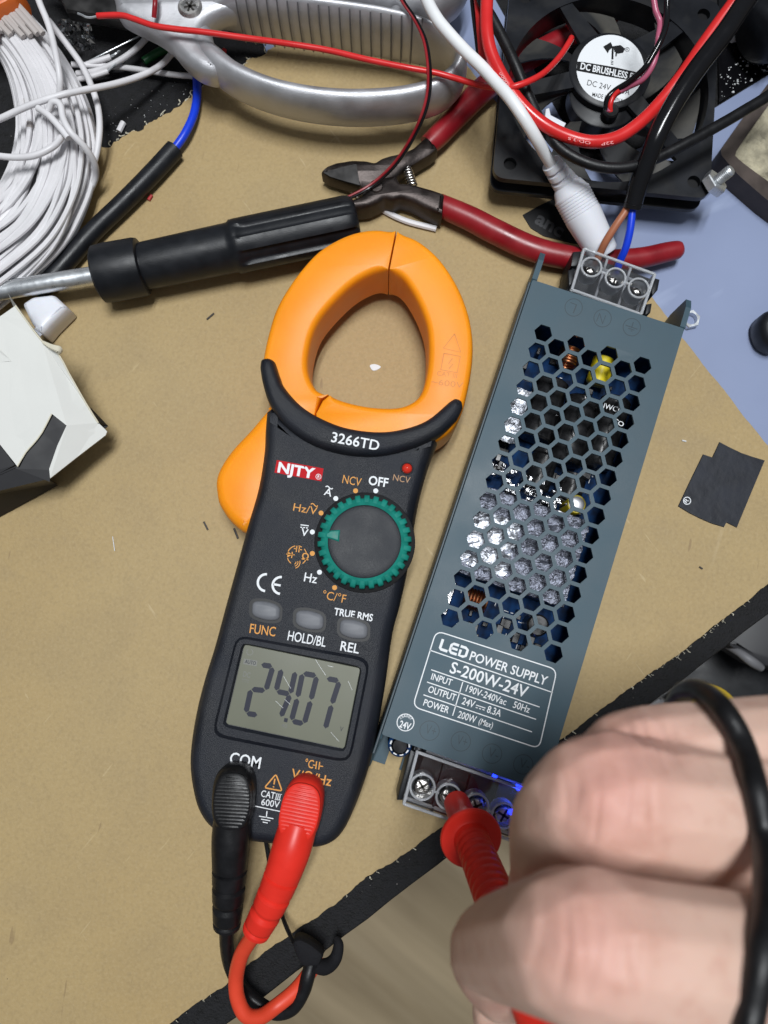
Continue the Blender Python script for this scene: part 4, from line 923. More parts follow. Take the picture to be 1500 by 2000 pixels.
# ================================================================== scissors (heavy cast metal)
sc = thing('scissors', 'heavy silver cast metal scissors with ribbed loop handle at the top', 'scissors', V(560, 130, 0))
UPV = Vector((0, 0, 1))
def loop(path, wr, hr, mb=None, closed=True, n=10, pw=1):
    q = sm([p+(a, b_) for p, a, b_ in zip(path, wr, hr)], n, closed); P = [V(*p[:3]) for p in q]
    return tubew(P, [p[3]/1000 for p in q], mb, 28, closed, up=UPV, rh=[p[4]/1000 for p in q])
ZS = 19
ring_p = [(398, 96), (424, 128), (462, 158), (520, 184), (585, 201), (655, 210), (725, 211), (795, 204), (850, 189), (884, 165), (897, 137), (882, 111), (850, 92), (800, 76), (740, 64), (660, 52), (580, 42), (500, 32), (440, 26), (400, 45)]
wr = [4.4, 4.7, 4.4, 4.1, 4.2, 4.3, 4.4, 4.4, 4.2, 3.6, 2.6, 2.3, 2.4, 2.8, 3.2, 3.4, 3.5, 3.5, 3.4, 3.2]
hr = [6, 8, 8.8, 9, 9, 9, 9, 9, 9.2, 9.8, 10.5, 11, 11.5, 12, 12.5, 12.5, 12.5, 12, 8, 5]
ringo = obj('handle_loop', loop([p+(ZS,) for p in ring_p], wr, hr), M['cast_alu'], sc, smooth=60)
mb = MB()
for k in range(19):
    f = k/18; x = 471+f*(822-471); yT = 33+f*(80-33)
    c = V(x, yT, ZS); P = []
    for j in range(9):
        a = math.radians(75-j*17); w_ = 3.55-.9*max(0, f-.75)/.25; P.append(c+Vector((0.0, -math.cos(a)*(w_+.10)/1000*(1 if a > -1.2 else 1), math.sin(a)*12.55/1000)))
    tubew(P, .00030, mb, 6)
obj('grooves', mb, M['alu_line'], ringo)
blk = [(229, -40), (229, 18), (236, 38), (272, 58), (306, 75), (334, 96), (352, 117), (374, 138), (398, 152), (424, 156), (434, 140), (414, 112), (401, 92), (399, 76), (405, 60), (421, 47), (445, 38), (470, 32), (474, 12), (430, 0), (380, -14), (330, -60)]
obj('pivot_block', slab(sm(blk, 4, True), 21, [(15, 1.6), (16.5, .3), (19, 0), (22, 0), (24, .7), (25.2, 1.9), (25.7, 3.4)]), M['cast_alu'], sc, smooth=60)
scr_o = obj('pivot_screw', disc(371, 13, 26, 4.5, 24.5, 26.9, segs=32, b=.9), M['steel'], sc)
mb = MB(); c = V(371, 12, 26.9)
for a in (.2, .2+math.pi/3*1, .2+2*math.pi/3):
    d = Vector((math.cos(a), math.sin(a), 0)); q_ = Vector((-d.y, d.x, 0)); mb.add([c+d*.0022+q_*.0004+Vector((0, 0, 5e-5)), c+d*.0022-q_*.0004+Vector((0, 0, 5e-5)), c-d*.0022-q_*.0004+Vector((0, 0, 5e-5)), c-d*.0022+q_*.0004+Vector((0, 0, 5e-5))], [(0, 1, 2, 3)])
obj('star_recess', mb, M['dark_screw'], scr_o, smooth=0)
obj('blade', slab([(60, -60), (116, -6), (128, 20), (200, 32), (240, 40), (260, -60)], 14, [(8, .5), (9, 0), (13, 0), (14, .6)]), M['blade_steel'], sc, smooth=20)
up_p = [(330, -40), (400, -30), (470, -18), (560, -8), (650, 0), (740, 12), (800, 20), (850, 14), (885, -6), (900, -50), (860, -100), (700, -120), (500, -110), (360, -80)]
obj('handle_loop', loop([p+(ZS,) for p in up_p], [5.2, 3.6, 3.0, 2.9, 3.2, 4.2, 5.2, 5.6, 4.8, 4, 4, 4, 4, 5], [9]*14), M['cast_alu'], sc, smooth=60)
obj('stop_pin', lathe(V(772, 18, 24), V(777, 52, 24), [(0, 1.9), (.85, 1.9), (1, 1.5)], segs=18), M['cast_alu'], sc)

# ================================================================== coil of white wire
co = thing('wire_coil', 'large coil of thin white wire at the left edge under an orange tie', 'wire coil', V(40, 330, 0))
I_ = [(-90, 20), (-30, 70), (12, 130), (32, 200), (34, 265), (18, 330), (-20, 390), (-90, 440)]
O_ = [(0, -30), (92, 70), (150, 160), (180, 240), (187, 315), (170, 400), (112, 500), (-20, 610)]
rnd = random.Random(3); mb = MB(); mt = MB()
for s_ in range(78):
    t0 = (s_+.5)/78; t1 = min(1, max(0, t0+rnd.uniform(-.10, .10))); t2 = min(1.02, max(0, t0+rnd.uniform(-.26, .26)))
    layer = rnd.random(); path = []
    for k in range(8):
        f = k/7; t = t0+(t1-t0)*min(1, f*2) if f < .5 else t1+(t2-t1)*(f-.5)*2
        t = t+rnd.uniform(-.004, .004); x = I_[k][0]+(O_[k][0]-I_[k][0])*t; y = I_[k][1]+(O_[k][1]-I_[k][1])*t
        top = 4+15*math.sqrt(max(.02, 1-(2*min(1, max(0, t))-1)**2)); z_ = 1.5+(top-1.5)*(.45+.55*layer)
        path.append((x, y, z_))
    tube(path, 1.04, mb, 8, 6)
    if s_ % 4 == 1: q = sm(path, 6); k0 = rnd.randint(16, 23); tube(q[k0:k0+2], 1.2, mt, 8, 2)
for s_ in range(30):   # lower layers that close the gaps
    t = (s_+.5)/30; path = [(I_[k][0]+(O_[k][0]-I_[k][0])*t, I_[k][1]+(O_[k][1]-I_[k][1])*t, 3+rnd.random()*3) for k in range(8)]; tube(path, 1.12, mb, 7, 5)
obj('windings', mb, M['white_wire'], co)
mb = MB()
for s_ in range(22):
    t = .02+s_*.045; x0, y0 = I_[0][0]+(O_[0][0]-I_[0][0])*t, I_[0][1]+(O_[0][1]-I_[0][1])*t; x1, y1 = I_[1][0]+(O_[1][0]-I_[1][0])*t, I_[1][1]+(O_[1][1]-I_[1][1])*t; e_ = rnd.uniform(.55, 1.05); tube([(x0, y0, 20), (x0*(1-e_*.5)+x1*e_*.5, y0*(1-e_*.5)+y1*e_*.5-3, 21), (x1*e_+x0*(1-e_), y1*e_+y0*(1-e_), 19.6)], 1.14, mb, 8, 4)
obj('taupe_windings', mb, M['taupe_wire'], co); obj('band_marks', mt, M['taupe_wire'], co)  # taupe-coloured strand ends by the tie, laid over the white windings
lb = MB()
for pth in ([(-40, 246, 20), (0, 232, 22), (60, 205, 24), (130, 183, 24), (220, 165, 16), (280, 146, 10), (318, 124, 7), (345, 92, 6)],
            [(68, -20, 24), (80, 12, 24), (96, 52, 24), (110, 110, 24), (117, 155, 22), (116, 190, 18)],
            [(95, 40, 10), (124, 78, 10), (160, 128, 11), (183, 180, 12), (193, 220, 12), (194, 262, 12), (186, 310, 10), (170, 345, 7)],
            [(-30, 300, 22), (20, 307, 23), (66, 304, 24), (104, 286, 24), (120, 268, 22)],
            [(74, 211, 24), (96, 226, 25), (118, 250, 25), (134, 270, 25)],
            [(95, 215, 24), (104, 199, 26), (118, 205, 26), (124, 232, 26), (138, 258, 26), (166, 288, 22), (184, 318, 16), (187, 345, 10), (176, 372, 6)]):
    tube(pth, 1.2, lb, 10, 8)
obj('loose_strand', lb, M['white_wire'], co)
mb = slab(sm([(-60, -60), (20, -50), (30, -6), (22, 6), (0, 18), (-60, 40)], 5, True), 25, [(12, 0), (24, 0), (26, 1), (26.6, 2.5)]); obj('tie', mb, M['orange_tie'], co)
# separate stripped wires beside the coil
def wire(name, lab, path, r, m_, group='stripped wires beside the coil', bare=None, cat='wire'):
    t = obj(name, tube(path, r, segs=10, n=8), M[m_]); tag(t, lab, cat, group)
    if bare: obj('bare_end', tube(bare, .45, segs=7, n=5), M['zinc'], t)
    return t
wire('white_wire', 'white wire passing under the scissors block, lowest of the white ends', [(140, 126, 4), (180, 128, 3), (230, 131, 2), (280, 137, 2), (340, 146, 2), (400, 150, 2)], 1.1, 'white_wire')
wire('white_wire', 'white wire curving up under the scissors from the coil', [(150, 144, 3), (190, 138, 4), (225, 123, 5), (260, 100, 5), (288, 72, 5), (310, 40, 5)], 1.15, 'white_wire')
wire('white_wire', 'short white wire end with a bent bare tip beside the coil', [(150, 156, 3), (180, 149, 4), (211, 139, 4)], 1.1, 'white_wire', bare=[(211, 139, 4), (219, 132, 5), (227, 126, 6)])
wire('white_wire', 'short white wire end with a twisted bare tip above the other ends', [(170, 126, 3), (192, 119, 4), (216, 111, 4)], 1.1, 'white_wire', bare=[(216, 111, 4), (226, 105, 5), (234, 100, 4)])
wire('bare_wire', 'thin bare metal wire over the black area beside the coil', [(168, 122, 3), (205, 104, 4), (245, 84, 4), (290, 62, 4)], .35, 'zinc')
mb = MB(); rnd = random.Random(21); vs = []; fs = []
for j_ in range(9):
    for i_ in range(9):
        p = V(112+i_*8+rnd.uniform(-2, 2)+j_*1.5, 38+j_*7.5+rnd.uniform(-2, 2), 2+rnd.uniform(0, 6)); vs.append(p)
for j_ in range(8):
    for i_ in range(8): a = j_*9+i_; fs.append((a, a+1, a+10, a+9))
tag(obj('clear_film', mb.add(vs, fs), M['clear'], smooth=0), 'crumpled clear film scrap between the coil and the scissors blade', 'film')

# ================================================================== carton at the left edge
bx = thing('carton', 'torn white and black carton at the left edge below the screwdriver', 'box', V(40, 800, 0))
def sheet(pts, th, mb=None):
    """thin card from [(px,py,z)] polygon"""
    mb = mb or MB(); n = len(pts); t = [V(*p) for p in pts]; b_ = [p-Vector((0, 0, th/1000)) for p in t]
    mb.add(t+b_, [tuple(range(n)), tuple(range(2*n-1, n-1, -1))]+[(i, (i+1) % n, n+(i+1) % n, n+i) for i in range(n)]); return mb
top = [(-160, 740, 27), (0, 618, 28), (30, 597, 28), (50, 624, 27.5), (82, 666, 26), (98, 678, 25.5), (113, 690, 25), (134, 728, 23), (150, 757, 21.5), (168, 788, 20), (192, 826, 17.5), (205, 838, 16.5), (209, 843, 16), (206, 850, 16), (150, 893, 17.5), (98, 934, 19.5), (96, 916, 20), (112, 870, 21), (130, 831, 22), (101, 808, 23), (82, 845, 22.4), (65, 867, 22.2), (50, 884, 22), (34, 911, 22), (0, 868, 24), (-160, 960, 24)]
obj('white_panel', sheet(top, .5), M['white_card'], bx, smooth=0)
obj('side_flap', sheet([(16, 574, 30), (24, 586, 29), (60, 634, 27), (82, 664, 26.3), (82, 670, 24), (52, 634, 22), (28, 604, 21)], .4), M['white_card'], bx, smooth=0)
obj('black_panel', sheet([(101, 806, 22.2), (132, 830, 21.2), (114, 872, 20.2), (98, 918, 19.4), (97, 941, 18.6), (30, 915, 21), (64, 868, 21.3), (82, 845, 21.8)], .3), M['black_card'], bx, smooth=0)
obj('black_panel', sheet([(-160, 965, 23), (-2, 866, 23.2), (29, 908, 21.3), (-160, 1010, 21)], .3), M['black_card'], bx, smooth=0)
mb = MB(); q = [V(-160, 1000, 21.2), V(34, 912, 21.0), V(97, 938, 18.5), V(97, 938, 18.5)-Vector((.0045, -.001, .0175)), V(-160, 1096, 0)]
mb.add(q, [(0, 1, 2, 3, 4)]); t_ = [p+Vector((-.0003, .0005, 0)) for p in q]; mb.add(t_, [(4, 3, 2, 1, 0)]); obj('front_wall', mb, M['black_card'], bx, smooth=0)
mb = slab([(-160, 760), (20, 640), (70, 700), (140, 810), (120, 850), (60, 890), (-160, 980)], 0, [(.1, 0), (15.5, 0)]); obj('inner_box', mb, M['black_card'], bx, smooth=0)
obj('torn_edge', tube([(84, 668, 26.5), (98, 676, 27), (108, 680, 27.4), (115, 683, 27), (116, 690, 26)], [.5, .9, 1.1, 1.3, .6], segs=8), M['card_core'], bx)
mbf = MB(); pe = [(30, 597, 28.3), (50, 624, 27.8), (82, 666, 26.3), (113, 690, 25.3), (134, 728, 23.3), (168, 788, 20.3), (192, 826, 17.8)]; tube(pe, .3, mbf, 6, 2)
tube([(34, 911, 22.1), (50, 884, 22.1), (65, 867, 22.3), (82, 845, 22.5), (101, 808, 23.1)], .25, mbf, 6, 2); obj('cut_edge', mbf, M['card_core'], bx)
obj('grey_flap', sheet([(-40, 660, 29), (0, 684, 27.6), (22, 705, 26.2), (-40, 712, 27.2)], .2), M['white_card'], bx, smooth=0)
obj('corner_flap', sheet([(176, 795, 18.8), (191, 822, 17.2), (211, 832, 13), (204, 838, 13), (190, 832, 14)], .25), M['black_card'], bx, smooth=0)
# crease line
# white connector under the screwdriver
wc = thing('white_connector', 'small white plastic connector between the screwdriver shaft and the carton', 'connector', V(85, 615, 0))
obj('shell', slab(rc([(41, 592), (62, 578), (103, 573), (130, 598), (92, 636), (79, 653), (60, 632)], 6), 11, [(.2, .5), (1, 0), (9, 0), (10.4, .5), (11, 1.5)]), M['white_plastic'], wc, smooth=50)
mb = MB()
for k in range(3): tube([(64+k*5, 636-k*4+8, 10.5), (80+k*5, 652-k*7+4, 9)], .7, mb, 8, 3)
obj('ridges', mb, M['white_plastic'], wc); obj('latch', slab(rc([(92, 632), (108, 622), (113, 632), (101, 645)], 3), 6, box(.2, 6)), M['label_white'], wc)

# ================================================================== cooling fan
fn = thing('cooling_fan', 'black computer cooling fan with dusty blades and round white label', 'fan', V(1185, 180, 0))
cF = V(1188, 172, 20); FX = Vector((math.cos(math.radians(-6.0)), math.sin(math.radians(-6.0)), 0)); FY = Vector((-FX.y, FX.x, 0)); cF.z = 0
def Fw(x, y, z): return cF+FX*(x/1000)+FY*(y/1000)+Vector((0, 0, z/1000))
def floc(px, py, z): d = V(px, py, z)-cF; return d.dot(FX)*1000, d.dot(FY)*1000
HF = 39.5; RF = 37.0; Z0, Z1 = 9.5, 20
def frame_plate(z0, z1, mb):
    o_ = [tuple(Fw(x, y, 0)[:2]) for x, y in rc([(-HF, -HF), (HF, -HF), (HF, HF), (-HF, HF)], 5, 6)]
    hs = [[tuple(Fw(RF*math.cos(2*math.pi*k/72), RF*math.sin(2*math.pi*k/72), 0)[:2]) for k in range(72)]]
    for sx in (-1, 1):
        for sy in (-1, 1): hs.append([tuple(Fw(sx*33.5+2.4*math.cos(2*math.pi*k/20), sy*33.5+2.4*math.sin(2*math.pi*k/20), 0)[:2]) for k in range(20)])
    return plate(o_, hs, z0, z1, mb)
mb = MB(); frame_plate(Z1-2.5, Z1, mb); frame_plate(Z0, Z0+2, mb)
vs = []; fs = []
for z_, r_ in ((Z0+1.9, RF), (Z1-2.4, RF), (Z1-2.4, RF+1.5), (Z0+1.9, RF+1.5)):
    for k in range(72): vs.append(Fw(r_*math.cos(2*math.pi*k/72), r_*math.sin(2*math.pi*k/72), z_))
for i in range(4):
    for k in range(72): l = (k+1) % 72; j = (i+1) % 4; fs.append((i*72+k, i*72+l, j*72+l, j*72+k))
mb.add(vs, fs)
obj('frame', mb, M['fan_black'], fn, smooth=30)
mb = MB()
for sx in (-1, 1):
    for sy in (-1, 1): ring_c = Fw(sx*33.5, sy*33.5, 0); lathe(ring_c+Vector((0, 0, (Z1-2.9)/1000)), ring_c+Vector((0, 0, (Z1-2.3)/1000)), [(0, 2.5), (1, 2.5)], mb, 20)
obj('hole_bottom', mb, M['label_black'], fn)
hx, hy_ = floc(1192, 136, Z1)
HUB = 15.2
hubm = lathe(Fw(hx, hy_, Z1-3), Fw(hx, hy_, Z1), [(0, HUB), (.85, HUB), (1, HUB-.6)], segs=56)
hub = obj('hub', hubm, M['fan_black'], fn)
mb = MB()
for ang, wd_, sw in ((-48, 4.2, 8), (42, 6.0, 0), (200, 4.2, 0), (125, 5.0, 6)):
    a = math.radians(ang); d = Vector((math.cos(a), math.sin(a))); q_ = Vector((-d.y, d.x)); P = []
    for s_, r_ in ((1, HUB-3), (1, RF+.8), (-1, RF+.8), (-1, HUB-3)):
        p = Vector((hx, hy_))+d*r_+q_*s_*(wd_ if r_ < RF else wd_*.7)*.8
        if r_ > RF: L_ = p.length; p = p*((RF+.6)/L_)
        P.append(p)
    vs = [Fw(p.x, p.y, Z1-2.4) for p in P]+[Fw(p.x, p.y, Z1-.5) for p in P]
    mb.add(vs, [(3, 2, 1, 0), (4, 5, 6, 7)]+[(i, (i+1) % 4, 4+(i+1) % 4, 4+i) for i in range(4)])
obj('strut', mb, M['fan_black'], fn)
lathe_r = obj('rotor', lathe(Fw(0, 0, Z0+.5), Fw(0, 0, Z1-3.4), [(0, 12.5), (.05, 13.5), (.95, 13.5), (1, 13)], segs=56), M['fan_black'], fn)
for kbl in range(7):
    vs = []; fs = []; nr, nt = 9, 7
    for side in (0, 1):
        for i in range(nr):
            f = i/(nr-1); r_ = 14+f*(RF-1.0-14); a_c = kbl*2*math.pi/7+.35+f*.50; wa = (.16+.08*f)
            for j in range(nt):
                g = j/(nt-1)-.5; a = a_c+g*wa*2; z_ = (Z0+Z1-4)/2+g*5.5*(1-.25*f)+side*.8
                vs.append(Fw(r_*math.cos(a), r_*math.sin(a), z_))
    B = nr*nt
    for i in range(nr-1):
        for j in range(nt-1):
            a = i*nt+j; fs.append((a, a+1, a+nt+1, a+nt)); fs.append((B+a, B+a+nt, B+a+nt+1, B+a+1))
    for i in range(nr-1):
        a = i*nt; fs.append((a, a+nt, B+a+nt, B+a)); a = i*nt+nt-1; fs.append((a, B+a, B+a+nt, a+nt))
    for j in range(nt-1): a = (nr-1)*nt+j; fs.append((a, B+a, B+a+1, a+1))
    obj('blade', MB().add(vs, fs), M['fan_blade'], fn, smooth=50)
# label on the hub
zl_ = Z1+.05
lab_c = (1192, 134); lr = 66
lbm = MB().add([V(x, y, zl_+.06) for x, y in arc(*lab_c, lr, 0, 354, 60)], [tuple(range(61))]); lbl = obj('round_label', lbm, M['label_white'], hub, smooth=0)
mb = MB(); zq = zl_+.06; mb.add([V(*p, zq+.05) for p in ((1127, 120), (1140, 121), (1200, 131), (1257, 144), (1256, 161), (1248, 160), (1190, 150), (1126, 138))], [tuple(range(8))])
text('DC 24V   0.3A', (1146, 166), (1229, 186), 11, zq, mb, -.004)
text('MADE IN CHINA', (1156, 188), (1216, 201), 8, zq, mb, .004)
mb.add([V(*p, zq+.06) for p in ((1178, 91), (1193, 82), (1197, 92), (1190, 98), (1187, 104))], [tuple(range(5))]); mb.add([V(*p, zq+.06) for p in ((1198, 90), (1212, 88), (1221, 95), (1217, 103), (1207, 105), (1200, 101))], [tuple(range(6))])
stroke([(1197, 90), (1196, 116)], 4, zq, mb); stroke([(1205, 92), (1203, 110)], 3, zq, mb)
for k in range(3): stroke([(1193, 119+k*3), (1198, 120+k*3)], 1.4, zq, mb)
text('R', (1223, 98), (1226.5, 98.6), 4, zq, mb); stroke(arc(1225, 96.5, 4, 0, 354, 14), .8, zq, mb, closed=True)
lk = obj('label_print', mb, M['label_black'], lbl, smooth=0)
mb = text('DC BRUSHLESS FAN', (1133, 134.5), (1254, 159.5), 12.5, zq, MB(), .025, t=.11); obj('label_lettering', mb, M['label_white'], lbl, smooth=0)
# lead grommet and its wires
obj('grommet', disc(1193, 217, Z1, 3.0, Z1-4, Z1+.8, segs=20, b=.5), M['black_rubber'], fn)
obj('lead', tube([(1270, -40, 52), (1277, 0, 50), (1281, 22, 49), (1289, 44, 48), (1286, 72, 48), (1284, 90, 47), (1276, 124, 46), (1256, 154, 43), (1226, 170, 39), (1202, 184, 36.5), (1191, 204, 35), (1190, 218, 34)], 1.0, segs=10, n=8), M['pink_wire'], fn)
obj('lead', tube([(1306, -40, 53), (1303, 0, 51), (1302, 28, 50), (1300, 52, 50), (1290, 80, 49.5), (1276, 106, 48), (1258, 134, 46), (1228, 160, 41), (1203, 176, 37.5), (1187, 192, 36), (1184, 214, 34)], 1.0, segs=10, n=8), M['black_glossy'], fn)
obj('lead', tube([(1210, 176, 38.2), (1198, 188, 36.6), (1192, 204, 35.5), (1192, 218, 34)], .9, segs=10, n=8), M['red_wire'], fn)
# bolt and nut in the frame corner
def hexnut(c, ro, ri, h, ang, mb=None, ax=Vector((0, 0, 1))):
    mb = mb or MB(); ax = ax.normalized(); u = ax.orthogonal().normalized(); w = ax.cross(u); vs = []; fs = []; n = 24
    for rr_hex, z_ in ((.97, 0), (1, .12), (1, .88), (.95, 1)):
        for k in range(n):
            a = 2*math.pi*k/n+ang; q_ = (a-ang) % (math.pi/3)-math.pi/6; r_ = ro*math.cos(math.pi/6)/math.cos(q_)*rr_hex
            vs.append(c+(u*math.cos(a)+w*math.sin(a))*(r_/1000)+ax*(z_*h/1000))
    for z_ in (1, 0):
        for k in range(n): a = 2*math.pi*k/n+ang; vs.append(c+(u*math.cos(a)+w*math.sin(a))*(ri/1000)+ax*(z_*h/1000))
    for i in range(6):
        j = (i+1) % 6
        for k in range(n): l = (k+1) % n; fs.append((i*n+k, i*n+l, j*n+l, j*n+k))
    mb.add(vs, fs); return mb
bax = Vector((.55, .30, .85)); bc = V(1384, 368, Z1-1)
bolt = obj('bolt', lathe(bc-bax.normalized()*.003, bc+bax.normalized()*.0098, [(0, 2.1)]+[(.3+.62*k/28, 2.1 if k % 2 else 1.8) for k in range(29)]+[(.95, 2.0), (1, 1.5)], segs=20), M['zinc'], fn, smooth=30)
obj('nut', hexnut(bc+bax.normalized()*.0008, 4.9, 2.1, 3.4, .2, ax=bax), M['zinc'], fn, smooth=25)
cl_ = slab([(1066, 212), (1073, 210), (1076, 224), (1106, 240), (1100, 251), (1064, 232)], 30, box(26, 30)); tag(obj('white_clip', cl_, M['white_plastic']), 'small white plug lying in the fan opening by the red cable', 'plug')

# ================================================================== loose cables over the fan
def cable(name, lab, path, r, m_, cat='cable', segs=16):
    o = obj(name, tube(path, r, segs=segs, n=10), M[m_]); return tag(o, lab, cat)
rc_ = cable('red_cable', 'thick red cable looping over the fan with white lettering', [(955, -50, 44), (951, 0, 44), (951, 60, 44), (961, 108, 43), (987, 160, 42), (1021, 206, 41), (1060, 241, 40), (1108, 266, 39), (1156, 277, 39), (1204, 269, 39), (1248, 241, 39.5), (1292, 197, 40), (1334, 144, 42), (1374, 86, 44), (1410, 36, 46), (1440, -5, 48), (1470, -50, 50)], 2.15, 'red_wire')
mbp = MB()
def along(txt, p, q, cap, z): text(txt, p, q, cap, z, mbp, .005)
along('OD:3.5', (1154, 277), (1110, 267), 5.5, 41.2); along('22P', (1198, 275), (1174, 279), 5.5, 41.2); along('10000', (995, 166), (979, 140), 5.5, 44.2); along('105', (1029, 208), (1016, 192), 5.5, 43)
obj('cable_print', mbp, M['pale_red_print'], rc_, smooth=0)
cable('black_cable', 'black cable running behind the red cable across the fan', [(925, -60, 40), (944, 5, 40), (962, 38, 40), (983, 78, 39.5), (1004, 122, 39), (1020, 160, 38), (1040, 206, 37), (1064, 252, 36.5), (1095, 290, 36.5), (1140, 316, 36.5), (1188, 328, 36.5), (1236, 325, 36.5), (1288, 306, 36.5), (1340, 280, 37), (1400, 247, 37), (1450, 218, 37), (1510, 180, 37), (1560, 130, 36)], 1.9, 'black_rubber')
cable('red_wire', 'thinner red wire beside the black cable at the top edge, left of the fan', [(928, -40, 36), (934, 20, 36), (938, 70, 35), (944, 120, 34), (960, 150, 33)], 1.2, 'red_wire', 'wire')
cable('black_wire', 'thin black wire left of the red wires at the top edge', [(918, -40, 34), (924, 20, 34), (930, 70, 33), (936, 118, 31), (944, 150, 28)], .8, 'black_glossy', 'wire')
fw = thing('red_ribbon_wire', 'thin red wire stretched across the scissors to the fan hub', 'wire', V(600, 90, 28))
obj('insulation', tube([(190, 31, 29), (236, 30, 30), (262, 37, 30), (300, 50, 30), (345, 57, 30), (400, 63, 30), (480, 74, 29.5), (560, 85, 30), (640, 98, 30), (720, 117, 31), (800, 133, 31.5), (850, 142, 31), (890, 153, 31), (940, 167, 33), (985, 171, 42), (1020, 164, 44), (1060, 144, 42), (1092, 112, 38), (1112, 82, 36), (1116, 74, 35)], 1.05, segs=10, n=10), M['red_wire'], fw)
obj('bare_end', tube([(192, 31, 29), (178, 34, 29), (168, 33, 29.5), (160, 29, 30), (152, 26, 30)], .38, segs=7, n=5), M['zinc'], fw)
tw = thing('twin_wire', 'thin dark red and black twin wire arching down to the cutters', 'wire', V(820, 180, 30))
tp = [(770, -30, 34), (788, 4, 34), (812, 40, 33), (830, 80, 32.5), (838, 130, 32.5), (837, 180, 33), (826, 225, 30), (804, 272, 24), (770, 322, 18), (726, 362, 14), (678, 388, 14)]
obj('dark_red_strand', tube([(x-2.6, y-1.0, z_) for x, y, z_ in tp], .52, segs=8, n=10), M['grip_red'], tw); obj('black_strand', tube([(x+2.6, y+1.0, z_) for x, y, z_ in tp], .52, segs=8, n=10), M['black_glossy'], tw)
cable('brown_wire_end', 'short dark brown wire end hanging over the scissors block', [(303, -20, 31), (303, 5, 31), (302, 20, 30), (301, 34, 28.5)], .9, 'grip_red', 'wire')
# white dc cable with moulded plug
dc = thing('dc_plug_cable', 'white cable with moulded barrel plug crossing the red handle', 'cable', V(1120, 400, 8))
obj('cable', tube([(815, -50, 40), (834, 0, 40), (852, 34, 40), (874, 62, 40), (905, 96, 40), (940, 130, 41), (968, 160, 42), (996, 192, 43), (1024, 232, 42), (1046, 268, 38), (1064, 300, 32), (1080, 326, 26)], 2.1, segs=16, n=10), M['white_cable'], dc)
q0 = V(1076, 318, 27); q1 = V(1110, 366, 19)
pr = [(0, 2.5)]
for k in range(60):
    f = k/59; ph = (f*3.3) % 1.0; pr.append((.01+.97*f, (3.5+1.3*f) if ph < .62 else (2.5+.9*f)))
pr.append((1, 4.0))
obj('strain_relief', lathe(q0, q1, pr, segs=36), M['white_plastic'], dc, smooth=30)
q0 = V(1106, 360, 20); q1 = V(1180, 498, 11)
pr = [(0, 4.6), (.03, 5.4), (.12, 6.3)]
for k in range(40):
    f = .13+.30*k/39; pr.append((f, 6.75-(.28 if k % 5 == 0 else 0)))
pr += [(.45, 6.75), (.6, 6.4), (.8, 5.9), (.97, 5.5), (1, 4.8)]
obj('plug_body', lathe(q0, q1, pr, segs=40), M['white_plastic'], dc, smooth=35)

# ================================================================== stickers, nut, tray, dark items at the right
mb = slab(rc([(1020, 420), (1052, 402), (1086, 386), (1150, 420), (1182, 480), (1120, 476), (1062, 462), (1036, 446)], 3), .1, [(.02, 0), (.3, .1)])
tl = tag(obj('black_label', mb, M['label_black']), 'black printed label under the red cutter handle and white plug', 'label')
mb = MB(); text('anc', (1043, 434), (1094, 464), 26, .3, mb, .03); obj('label_print', mb, M['faint_print'], tl, smooth=0)
pts = [(1373, 887), (1382, 890), (1391, 893), (1405, 863), (1424, 873), (1447, 884), (1470, 892), (1494, 899), (1466, 966), (1439, 1031), (1419, 1021), (1414, 1030), (1390, 1023), (1367, 1013), (1345, 1002), (1324, 989), (1348, 938)]
stk = tag(obj('black_sticker', slab(pts, .2, [(.02, 0), (.5, .15)]), M['sticker']), 'black square sticker with stepped corners on the board at right', 'sticker')
mb = MB(); stroke(arc(1342, 978, 7, 0, 354, 24), 1.6, .52, mb, closed=True); text('R', (1340.5, 983), (1346, 977.5), 7, .52, mb, .01); obj('sticker_mark', mb, M['white_print'], stk, smooth=0)
tag(obj('hex_nut', hexnut(V(1345, 627, -.9), 3.7, 2.3, 2.6, .5), M['zinc'], smooth=25), 'shiny hex nut on the plastic sheet against the power supply corner', 'nut')
tr = thing('sponge_tray', 'dark metal tray holding a burnt yellow sponge at the right edge', 'tray', V(1500, 300, 0))
ZP = 9
ou = [(1404, 297), (1436, 252), (1480, 190), (1540, 110), (1640, 60), (1720, 380), (1560, 436), (1500, 392), (1440, 340)]
inn_ = [(1433, 303), (1460, 262), (1496, 212), (1548, 140), (1620, 100), (1680, 360), (1566, 400), (1500, 354), (1456, 322)]
oo = resamp(rc(ou, 8), 90); ii = resamp(sroot(rc(inn_, 8), inn_[0]), 90); oo = sroot(oo, ou[0]); oo = resamp(oo, 90)
mb = MB(); ringslab(oo, ii, ZP, ZP, ZP, mb)
lo_ = [V(*p, ZP)*1 for p in oo]; n_ = len(oo); mb.add([V(*p, ZP) for p in oo]+[Vector((V(*p, ZP).x, V(*p, ZP).y, -.0009)) for p in oo], [(i, (i+1) % n_, n_+(i+1) % n_, n_+i) for i in range(n_)])
mb.add([V(*p, ZP) for p in ii]+[V(*p, ZP)-Vector((0, 0, .004)) for p in ii], [(i, (i+1) % n_, n_+(i+1) % n_, n_+i) for i in range(n_)])
obj('pan', mb, M['tray'], tr, smooth=40)
obj('foot', slab([(x+3, y+4) for x, y in ou], 4, [(-.9, 0), (4, 0)]), M['black_plastic'], tr)
nx_, ny_ = 40, 40; vs = []; fs = []; rnd = random.Random(8)
qa, qb, qc, qd = [V(*p, ZP-2.5) for p in ((1426, 302), (1540, 128), (1700, 360), (1560, 412))]
